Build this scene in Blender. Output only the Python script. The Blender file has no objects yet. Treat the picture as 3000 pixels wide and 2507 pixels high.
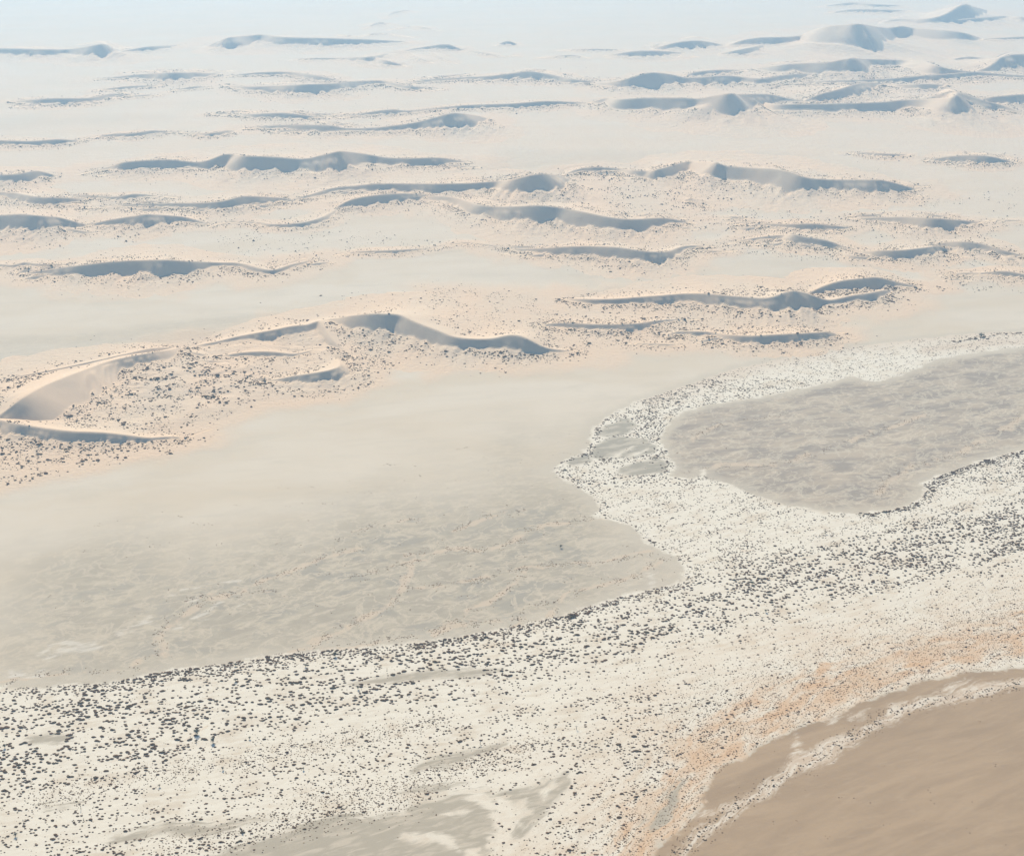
import bpy, math, random
import numpy as np

# ------------------------------------------------------------------ camera, world, sun, exposure
S = bpy.context.scene
C = S.collection
H = 1500.0                      # camera height above the plain, metres
FPX = 1236.0                    # focal length in pixels of a 1024 wide picture
PITCH = math.radians(24.3)      # how far the lens looks down
K = 1024.0 / 2100.0

cam = bpy.data.cameras.new('camera')
cam.sensor_width = 36.0
cam.lens = 36.0 * FPX / 1024.0
cam.clip_start = 5.0
cam.clip_end = 200000.0
cam_o = bpy.data.objects.new('camera', cam)
cam_o.location = (0, 0, H)
cam_o.rotation_euler = (math.pi / 2 - PITCH, 0, 0)
C.objects.link(cam_o)
S.camera = cam_o

SUN_EL = math.radians(38.0)
SUN_AZ = math.radians(-17.0)    # from +Y (the far side), negative to the left
world = bpy.data.worlds.new('World')
S.world = world
world.use_nodes = True
wn = world.node_tree
bg = wn.nodes['Background']
sky = wn.nodes.new('ShaderNodeTexSky')
sky.sky_type = 'NISHITA'
sky.sun_disc = False
sky.sun_elevation = SUN_EL
sky.sun_rotation = SUN_AZ
sky.altitude = 900
sky.dust_density = 0.1
sky.ozone_density = 6.0
wn.links.new(sky.outputs[0], bg.inputs[0])
bg.inputs[1].default_value = 0.10

sun = bpy.data.lights.new('sun', 'SUN')
sun.energy = 5.0
sun.angle = math.radians(0.53)
sun.color = (1.0, 0.922, 0.785)
sun_o = bpy.data.objects.new('sun', sun)
sd = np.array([math.sin(SUN_AZ) * math.cos(SUN_EL), math.cos(SUN_AZ) * math.cos(SUN_EL), math.sin(SUN_EL)])
from mathutils import Vector, Matrix
sun_o.rotation_euler = Vector(sd.tolist()).to_track_quat('Z', 'Y').to_euler()
sun_o.location = (0, 0, 3000)
C.objects.link(sun_o)

S.view_settings.view_transform = 'Standard'
S.view_settings.look = 'None'
S.view_settings.exposure = 0.40
S.view_settings.gamma = 1.0
S.view_settings.use_curve_mapping = False
S.cycles.volume_bounces = 1
S.cycles.max_bounces = 4

rng = np.random.default_rng(7)
random.seed(7)

# ------------------------------------------------------------------ geometry helpers
def ray(vx, vy):
    """direction of the sight line through a point measured on the photograph (2100 wide)"""
    vx = np.asarray(vx, float); vy = np.asarray(vy, float)
    a = (vx * K - 512.0) / FPX
    b = -(vy * K - 427.5) / FPX
    return a, np.cos(PITCH) + b * np.sin(PITCH), -np.sin(PITCH) + b * np.cos(PITCH)

def ground(vx, vy, z=0.0):
    a, y, d = ray(vx, vy)
    t = (H - z) / (-d)
    return a * t, y * t

def G(pts):
    p = np.array(pts, float)
    x, y = ground(p[:, 0], p[:, 1])
    return np.stack([x, y], 1)

_perm = rng.permutation(512)
_ang = rng.random(512) * 2 * np.pi
_gx, _gy = np.cos(_ang), np.sin(_ang)
def pnoise(x, y):
    xi = np.floor(x).astype(np.int64); yi = np.floor(y).astype(np.int64)
    xf = x - xi; yf = y - yi
    u = xf * xf * xf * (xf * (xf * 6 - 15) + 10); v = yf * yf * yf * (yf * (yf * 6 - 15) + 10)
    def g(ix, iy, dx, dy):
        h = _perm[(_perm[ix & 511] + iy) & 511]
        return _gx[h] * dx + _gy[h] * dy
    n00 = g(xi, yi, xf, yf); n10 = g(xi + 1, yi, xf - 1, yf)
    n01 = g(xi, yi + 1, xf, yf - 1); n11 = g(xi + 1, yi + 1, xf - 1, yf - 1)
    a = n00 + u * (n10 - n00); b = n01 + u * (n11 - n01)
    return (a + v * (b - a)) * 1.4

def fbm(x, y, o=4, gain=0.5):
    s = 0; a = 1.0; t = 0
    for k in range(o):
        s = s + a * pnoise(x * 2 ** k + 17.3 * k, y * 2 ** k - 9.1 * k); t += a; a *= gain
    return s / t

def smooth(e0, e1, x):
    t = np.clip((x - e0) / (e1 - e0), 0, 1)
    return t * t * (3 - 2 * t)

def seg_dist(P, poly, closed=False):
    """distance to a polyline, position along it and side"""
    A = poly if closed else poly[:-1]
    B = np.roll(poly, -1, 0) if closed else poly[1:]
    best = np.full(len(P), 1e18); bi = np.zeros(len(P), int); bt = np.zeros(len(P))
    for i in range(len(A)):
        d = B[i] - A[i]
        L2 = max(d @ d, 1e-9)
        wx = P[:, 0] - A[i, 0]; wy = P[:, 1] - A[i, 1]
        t = np.clip((wx * d[0] + wy * d[1]) / L2, 0, 1)
        dx = wx - t * d[0]; dy = wy - t * d[1]
        q = dx * dx + dy * dy
        m = q < best
        best = np.where(m, q, best); bi = np.where(m, i, bi); bt = np.where(m, t, bt)
    return np.sqrt(best), bi, bt

def sdf(P, poly, pad=400.0):
    """signed distance, positive inside; far points get -pad"""
    out = np.full(len(P), -pad)
    lo = poly.min(0) - pad; hi = poly.max(0) + pad
    m = (P[:, 0] > lo[0]) & (P[:, 0] < hi[0]) & (P[:, 1] > lo[1]) & (P[:, 1] < hi[1])
    Q = P[m]
    if len(Q) == 0:
        return out
    d, _, _ = seg_dist(Q, poly, True)
    ins = np.zeros(len(Q), bool)
    j = len(poly) - 1
    for i in range(len(poly)):
        yi, yj, xi, xj = poly[i, 1], poly[j, 1], poly[i, 0], poly[j, 0]
        c = ((yi > Q[:, 1]) != (yj > Q[:, 1])) & (Q[:, 0] < (xj - xi) * (Q[:, 1] - yi) / (yj - yi + 1e-12) + xi)
        ins ^= c
        j = i
    out[m] = np.clip(np.where(ins, d, -d), -pad, 1e9)
    return out

def spline(pts, step):
    """Catmull-Rom through rows of pts (any columns), about one sample per step metres"""
    p = np.array(pts, float)
    p = np.vstack([2 * p[0] - p[1], p, 2 * p[-1] - p[-2]])
    out = []
    for i in range(1, len(p) - 2):
        n = max(2, int(np.hypot(*(p[i + 1, :2] - p[i, :2])) / step))
        t = np.linspace(0, 1, n, endpoint=False)[:, None]
        out.append(0.5 * ((2 * p[i]) + (-p[i - 1] + p[i + 1]) * t + (2 * p[i - 1] - 5 * p[i] + 4 * p[i + 1] - p[i + 2]) * t ** 2
                          + (-p[i - 1] + 3 * p[i] - 3 * p[i + 1] + p[i + 2]) * t ** 3))
    out.append(p[-2][None])
    return np.vstack(out)

def grid_faces(nr, nc):
    i = np.arange((nr - 1) * (nc - 1))
    r = i // (nc - 1); c = i % (nc - 1)
    a = r * nc + c
    return np.stack([a, a + 1, a + nc + 1, a + nc], 1)

def mesh_from(name, V, F, mat, attrs=None, smooth_shade=True):
    me = bpy.data.meshes.new(name)
    n = F.shape[1]
    me.vertices.add(len(V)); me.vertices.foreach_set('co', np.ascontiguousarray(V, np.float32).ravel())
    me.loops.add(F.size); me.loops.foreach_set('vertex_index', np.ascontiguousarray(F, np.int32).ravel())
    me.polygons.add(len(F))
    me.polygons.foreach_set('loop_start', np.arange(0, F.size, n, dtype=np.int32))
    me.polygons.foreach_set('loop_total', np.full(len(F), n, np.int32))
    me.update(calc_edges=True)
    me.polygons.foreach_set('use_smooth', np.full(len(F), smooth_shade, bool))
    for k, v in (attrs or {}).items():
        a = me.attributes.new(k, 'FLOAT', 'POINT')
        a.data.foreach_set('value', np.ascontiguousarray(v, np.float32))
    me.materials.append(mat)
    return me

def link(name, me, parent=None, **props):
    o = bpy.data.objects.new(name, me)
    C.objects.link(o)
    o.parent = parent
    for k, v in props.items():
        o[k] = v
    return o

# ------------------------------------------------------------------ material helper
class NT:
    def __init__(s, name):
        s.m = bpy.data.materials.new(name); s.m.use_nodes = True
        s.t = s.m.node_tree; s.b = s.t.nodes['Principled BSDF']
        s.b.inputs['Roughness'].default_value = 0.95
        s.b.inputs['Specular IOR Level'].default_value = 0.08
    def n(s, ty, **kw):
        x = s.t.nodes.new(ty)
        for k, v in kw.items(): setattr(x, k, v)
        return x
    def put(s, sock, v):
        if isinstance(v, bpy.types.NodeSocket): s.t.links.new(v, sock)
        elif isinstance(v, (tuple, list)) and len(v) == 3 and sock.type == 'RGBA': sock.default_value = (*v, 1)
        else: sock.default_value = v
    def math(s, op, a, b=0.0, c=None, clamp=False):
        x = s.n('ShaderNodeMath', operation=op); x.use_clamp = clamp
        s.put(x.inputs[0], a); s.put(x.inputs[1], b)
        if c is not None: s.put(x.inputs[2], c)
        return x.outputs[0]
    def mix(s, f, a, b):
        x = s.n('ShaderNodeMix', data_type='RGBA')
        s.put(x.inputs[0], f); s.put(x.inputs[6], a); s.put(x.inputs[7], b)
        return x.outputs[2]
    def attr(s, name):
        return s.n('ShaderNodeAttribute', attribute_name=name).outputs['Fac']
    def ramp(s, v, lo, hi, a=0.0, b=1.0):
        x = s.n('ShaderNodeMapRange', interpolation_type='SMOOTHSTEP')
        s.put(x.inputs[0], v)
        for i, q in enumerate((lo, hi, a, b)): s.put(x.inputs[i + 1], q)
        return x.outputs[0]
    def pos(s, rot=0.0, scale=(1, 1, 1)):
        g = s.n('ShaderNodeNewGeometry')
        if rot:
            r = s.n('ShaderNodeVectorRotate', rotation_type='Z_AXIS')
            s.put(r.inputs['Vector'], g.outputs['Position']); r.inputs['Angle'].default_value = rot
            v = r.outputs[0]
        else: v = g.outputs['Position']
        m = s.n('ShaderNodeVectorMath', operation='MULTIPLY')
        s.put(m.inputs[0], v); m.inputs[1].default_value = scale
        return m.outputs[0]
    def vec(s, x, y):
        c = s.n('ShaderNodeCombineXYZ'); s.put(c.inputs[0], x); s.put(c.inputs[1], y)
        return c.outputs[0]
    def noise(s, v, scale=1.0, det=4, rough=0.55, dist=0.0):
        x = s.n('ShaderNodeTexNoise')
        s.put(x.inputs['Vector'], v); x.inputs['Scale'].default_value = scale; x.inputs['Detail'].default_value = det
        x.inputs['Roughness'].default_value = rough; x.inputs['Distortion'].default_value = dist
        return x.outputs['Fac']
    def bump(s, h, dist, strength=1.0):
        x = s.n('ShaderNodeBump'); s.put(x.inputs['Height'], h); x.inputs['Distance'].default_value = dist
        x.inputs['Strength'].default_value = strength
        s.t.links.new(x.outputs[0], s.b.inputs['Normal'])

# albedos
SAND = (0.56, 0.458, 0.325)
PINK = (0.66, 0.48, 0.32)
GREY = (0.345, 0.325, 0.275)
DGREY = (0.30, 0.272, 0.218)
BROWN = (0.335, 0.26, 0.195)
WHITE = (0.70, 0.625, 0.49)
ORANGE = (0.54, 0.29, 0.12)

def dune_colour(t):
    """pinkish dune sand with broad drifts of paler sand"""
    big = t.noise(t.pos(scale=(1 / 260, 1 / 420, 1 / 300)), det=4)
    c = t.mix(t.ramp(big, 0.35, 0.68), PINK, (0.62, 0.48, 0.335))
    fine = t.noise(t.pos(scale=(1 / 9, 1 / 9, 1 / 9)), det=5, rough=0.7)
    c = t.mix(t.ramp(fine, 0.5, 0.85, 0, 0.22), c, (0.42, 0.29, 0.20))
    return c

def ground_material():
    t = NT('ground')
    A = {k: t.attr(k) for k in ('pan', 'pink', 'white', 'brown', 'isl', 'orange', 'salt', 'braid', 'fu', 'fv', 'gu', 'gv', 'mixg', 'dpan', 'speck', 'strip', 'sandy', 'hot')}
    P = t.pos()
    # sand with broad wind drifts
    drift = t.noise(t.pos(rot=-0.18, scale=(1 / 900, 1 / 300, 1)), det=5, dist=0.8)
    drift2 = t.noise(t.pos(rot=-0.22, scale=(1 / 210, 1 / 60, 1)), det=5, rough=0.6, dist=0.6)
    sand = t.mix(t.ramp(drift, 0.3, 0.7), SAND, (0.60, 0.51, 0.385))
    sand = t.mix(t.ramp(drift2, 0.45, 0.75, 0, 0.5), sand, (0.51, 0.435, 0.325))
    col = t.mix(A['pink'], sand, dune_colour(t))
    # clay pans: grey with darker cells and paler veins of blown sand
    w1 = t.noise(t.pos(rot=-0.35, scale=(1 / 150, 1 / 85, 1)), det=8, rough=0.64, dist=0.5)
    w2 = t.noise(t.pos(rot=-0.3, scale=(1 / 55, 1 / 30, 1)), det=7, rough=0.68, dist=0.4)
    vein = t.math('ABSOLUTE', t.math('SUBTRACT', w1, 0.5))
    cell = t.ramp(w2, 0.42, 0.62)
    pan = t.mix(cell, (0.368, 0.310, 0.226), (0.43, 0.362, 0.26))
    dark = t.ramp(t.math('ADD', w1, t.math('MULTIPLY', w2, 0.5)), 0.64, 0.74)
    pan = t.mix(t.math('MULTIPLY', t.math('SUBTRACT', 1.0, dark), t.math('MULTIPLY', A['pan'], 0.45)), pan, DGREY)
    pan = t.mix(t.math('MULTIPLY', t.ramp(vein, 0.0, 0.035, 0.7, 0.0), t.ramp(w2, 0.35, 0.6)), pan, (0.53, 0.44, 0.315))
    panm = t.math('MULTIPLY', t.math('ADD', A['pan'], t.math('MULTIPLY', t.math('MULTIPLY', t.math('SUBTRACT', w1, 0.5), 0.9), t.math('MULTIPLY', A['pan'], t.math('SUBTRACT', 1.0, A['pan'])))), 1.0, clamp=True)
    v3 = t.noise(t.pos(rot=-0.5, scale=(1 / 90, 1 / 60, 1)), det=8, rough=0.58, dist=0.9)
    line = t.ramp(t.math('ABSOLUTE', t.math('SUBTRACT', v3, 0.5)), 0.006, 0.030, 1.0, 0.0)
    pan = t.mix(t.math('MULTIPLY', t.math('MULTIPLY', line, A['pan']), 0.75), pan, (0.52, 0.43, 0.31))
    # the eastern pan is darker and streaked
    s1 = t.noise(t.pos(rot=-0.32, scale=(1 / 170, 1 / 52, 1)), det=9, rough=0.66, dist=0.7)
    s2 = t.noise(t.pos(rot=-0.12, scale=(1 / 80, 1 / 26, 1)), det=9, rough=0.68, dist=0.6)
    dp = t.mix(t.ramp(s1, 0.38, 0.62), (0.295, 0.244, 0.19), (0.43, 0.345, 0.248))
    dp = t.mix(t.ramp(s2, 0.52, 0.72, 0, 0.65), dp, (0.50, 0.42, 0.315))
    dp = t.mix(t.math('MULTIPLY', t.ramp(vein, 0.0, 0.022, 0.9, 0.0), t.ramp(s1, 0.38, 0.55)), dp, (0.56, 0.46, 0.33))
    dp = t.mix(t.math('MULTIPLY', line, 0.6), dp, (0.53, 0.45, 0.33))
    pan = t.mix(A['dpan'], pan, dp)
    col = t.mix(panm, col, pan)
    marg = t.math('MULTIPLY', t.ramp(t.math('ADD', A['white'], t.math('MULTIPLY', t.math('SUBTRACT', t.noise(P, scale=1 / 60, det=5), 0.5), 60.0)), -48.0, -8.0), 0.65)
    col = t.mix(marg, col, (0.50, 0.425, 0.315))
    # sandy braids across the pan, with rusty tufts
    bn = t.noise(P, scale=1 / 28, det=5, rough=0.65)
    bm = t.ramp(t.math('ADD', A['braid'], t.math('MULTIPLY', t.math('SUBTRACT', bn, 0.5), 2.0)), 0.35, 0.85)
    col = t.mix(t.math('MULTIPLY', bm, 0.8), col, (0.55, 0.43, 0.30))
    # salt crusts
    sn = t.noise(t.pos(rot=-0.35, scale=(1 / 60, 1 / 10, 1)), det=7, rough=0.74, dist=0.4)
    sm = t.ramp(t.math('ADD', A['salt'], t.math('MULTIPLY', t.math('SUBTRACT', sn, 0.5), 3.0)), 0.55, 1.05)
    col = t.mix(t.math('MULTIPLY', sm, 0.6), col, (0.64, 0.57, 0.46))
    # brown flats
    b1 = t.noise(t.pos(rot=-0.45, scale=(1 / 300, 1 / 55, 1)), det=6, rough=0.6, dist=0.9)
    b2 = t.noise(t.pos(rot=-0.35, scale=(1 / 60, 1 / 15, 1)), det=5, rough=0.6, dist=0.7)
    br = t.mix(t.ramp(b1, 0.3, 0.7), (0.315, 0.215, 0.126), (0.395, 0.272, 0.160))
    br = t.mix(t.ramp(b2, 0.5, 0.75, 0, 0.5), br, (0.42, 0.30, 0.185))
    b3 = t.noise(t.pos(rot=-0.3, scale=(1 / 22, 1 / 7, 1)), det=4, rough=0.7)
    br = t.mix(t.ramp(b3, 0.45, 0.75, 0, 0.3), br, (0.29, 0.215, 0.15))
    gx = t.n('ShaderNodeSeparateXYZ'); t.put(gx.inputs[0], P)
    west = t.ramp(gx.outputs[0], 250.0, -350.0)
    br = t.mix(t.math('MULTIPLY', west, 0.7), br, (0.365, 0.32, 0.24))
    edge = t.noise(P, scale=1 / 45, det=6, rough=0.62)
    e30 = t.math('MULTIPLY', t.math('SUBTRACT', edge, 0.5), 46.0)
    bm2 = t.ramp(t.math('ADD', A['brown'], e30), -3.0, 4.0)
    col = t.mix(bm2, col, br)
    # white river silt, streaked along the flow
    fa = t.noise(t.vec(t.math('MULTIPLY', A['fu'], 1 / 95), t.math('MULTIPLY', A['fv'], 1 / 12)), det=6, rough=0.62, dist=0.5)
    fb = t.noise(t.vec(t.math('MULTIPLY', A['gu'], 1 / 75), t.math('MULTIPLY', A['gv'], 1 / 12)), det=6, rough=0.62, dist=0.5)
    fx = t.n('ShaderNodeMix', data_type='FLOAT')
    t.put(fx.inputs[0], A['mixg']); t.put(fx.inputs[2], fa); t.put(fx.inputs[3], fb)
    fl = fx.outputs[0]
    wh = t.mix(t.ramp(fl, 0.36, 0.60), (0.655, 0.575, 0.445), WHITE)
    med = t.noise(P, scale=1 / 70, det=5, rough=0.6)
    wh = t.mix(t.math('MULTIPLY', t.ramp(med, 0.45, 0.75), t.ramp(fl, 0.6, 0.4)), wh, (0.57, 0.465, 0.335))
    # rusty sand with grass on the south-eastern side of the river
    on = t.noise(t.vec(t.math('MULTIPLY', A['gu'], 1 / 90), t.math('MULTIPLY', A['gv'], 1 / 30)), det=6, rough=0.65, dist=0.8)
    om = t.ramp(t.math('ADD', A['orange'], t.math('MULTIPLY', t.math('SUBTRACT', on, 0.5), 3.4)), 0.35, 1.35)
    wh = t.mix(t.math('MULTIPLY', om, 0.75), wh, ORANGE)
    sp = t.noise(P, scale=1 / 4.0, det=3, rough=0.7)
    spm = t.math('MULTIPLY', t.ramp(sp, 0.56, 0.66), A['speck'])
    wh = t.mix(t.math('MULTIPLY', spm, 0.7), wh, (0.24, 0.15, 0.09))
    edf = t.noise(P, scale=1 / 11, det=4, rough=0.65)
    wh = t.mix(t.ramp(med, 0.48, 0.72, 0.0, 0.45), wh, (0.58, 0.48, 0.345))
    wh = t.mix(t.math('MULTIPLY', A['hot'], t.ramp(fl, 0.62, 0.35, 0.35, 0.85)), wh, (0.60, 0.43, 0.275))
    wh = t.mix(t.math('MULTIPLY', A['sandy'], 0.95), wh, (0.60, 0.485, 0.355))
    wm = t.ramp(t.math('ADD', t.math('ADD', A['white'], t.math('MULTIPLY', t.math('SUBTRACT', edge, 0.5), 44.0)), t.math('MULTIPLY', t.math('SUBTRACT', edf, 0.5), 26.0)), -7.0, 8.0)
    im = t.ramp(t.math('ADD', t.math('ADD', A['isl'], t.math('MULTIPLY', t.math('SUBTRACT', edge, 0.5), 30.0)), t.math('MULTIPLY', t.math('SUBTRACT', fl, 0.52), t.ramp(gx.outputs[1], 1900.0, 2300.0, 80.0, 14.0))), -9.0, 9.0)
    isl = t.mix(t.ramp(t.noise(t.pos(rot=-0.4, scale=(1 / 50, 1 / 14, 1)), det=5, dist=0.8), 0.45, 0.65), (0.385, 0.325, 0.235), (0.49, 0.41, 0.30))
    isl = t.mix(t.ramp(gx.outputs[1], 2500.0, 3000.0), isl, t.mix(t.ramp(t.noise(t.pos(rot=-0.4, scale=(1 / 60, 1 / 20, 1)), det=6), 0.45, 0.6), (0.34, 0.295, 0.22), (0.46, 0.395, 0.295)))
    wh = t.mix(im, wh, isl)
    col = t.mix(wm, col, wh)
    # the thin silty stream across the brown plain
    stn = t.noise(t.vec(t.math('MULTIPLY', A['gu'], 1 / 60), t.math('MULTIPLY', A['gv'], 1 / 9)), det=6, rough=0.65, dist=0.6)
    sm2 = t.ramp(t.math('ADD', t.math('ADD', A['strip'], t.math('MULTIPLY', t.math('SUBTRACT', stn, 0.46), 36.0)), t.math('MULTIPLY', t.math('SUBTRACT', edf, 0.5), 20.0)), -8.0, 10.0)
    stc = t.mix(t.ramp(stn, 0.40, 0.62), (0.56, 0.43, 0.30), (0.68, 0.59, 0.46))
    col = t.mix(t.math('MULTIPLY', sm2, 0.85), col, stc)
    # fine grain
    gr = t.noise(P, scale=1 / 3.0, det=3, rough=0.7)
    col = t.mix(t.ramp(gr, 0.3, 0.7, 0.0, 0.10), col, (0.33, 0.28, 0.22))
    t.put(t.b.inputs['Base Color'], col)
    hum = t.noise(P, scale=1 / 14, det=4, rough=0.6)
    hum = t.math('ADD', hum, t.math('MULTIPLY', t.noise(P, scale=1 / 48, det=5, rough=0.65), t.ramp(gx.outputs[1], 3500.0, 8000.0, 0.4, 2.6)))
    hh = t.math('MULTIPLY', hum, t.math('ADD', 0.12, t.math('MULTIPLY', A['pink'], 0.85)))
    t.bump(hh, 6.0, 0.55)
    return t.m

def dune_material():
    t = NT('dune_sand')
    t.put(t.b.inputs['Base Color'], dune_colour(t))
    veg = t.attr('veg')
    hum = t.noise(t.pos(), scale=1 / 14, det=4, rough=0.6)
    gy = t.n('ShaderNodeSeparateXYZ'); t.put(gy.inputs[0], t.pos())
    hum = t.math('ADD', hum, t.math('MULTIPLY', t.noise(t.pos(), scale=1 / 48, det=5, rough=0.65), t.ramp(gy.outputs[1], 3500.0, 8000.0, 0.4, 2.6)))
    rip = t.noise(t.pos(rot=0.5, scale=(1 / 60, 1 / 8, 1 / 40)), det=3)
    hh = t.math('ADD', t.math('MULTIPLY', hum, veg), t.math('MULTIPLY', rip, 0.08))
    t.bump(hh, 6.0, 0.7)
    return t.m

M_GROUND = ground_material()
M_DUNE = dune_material()

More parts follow.
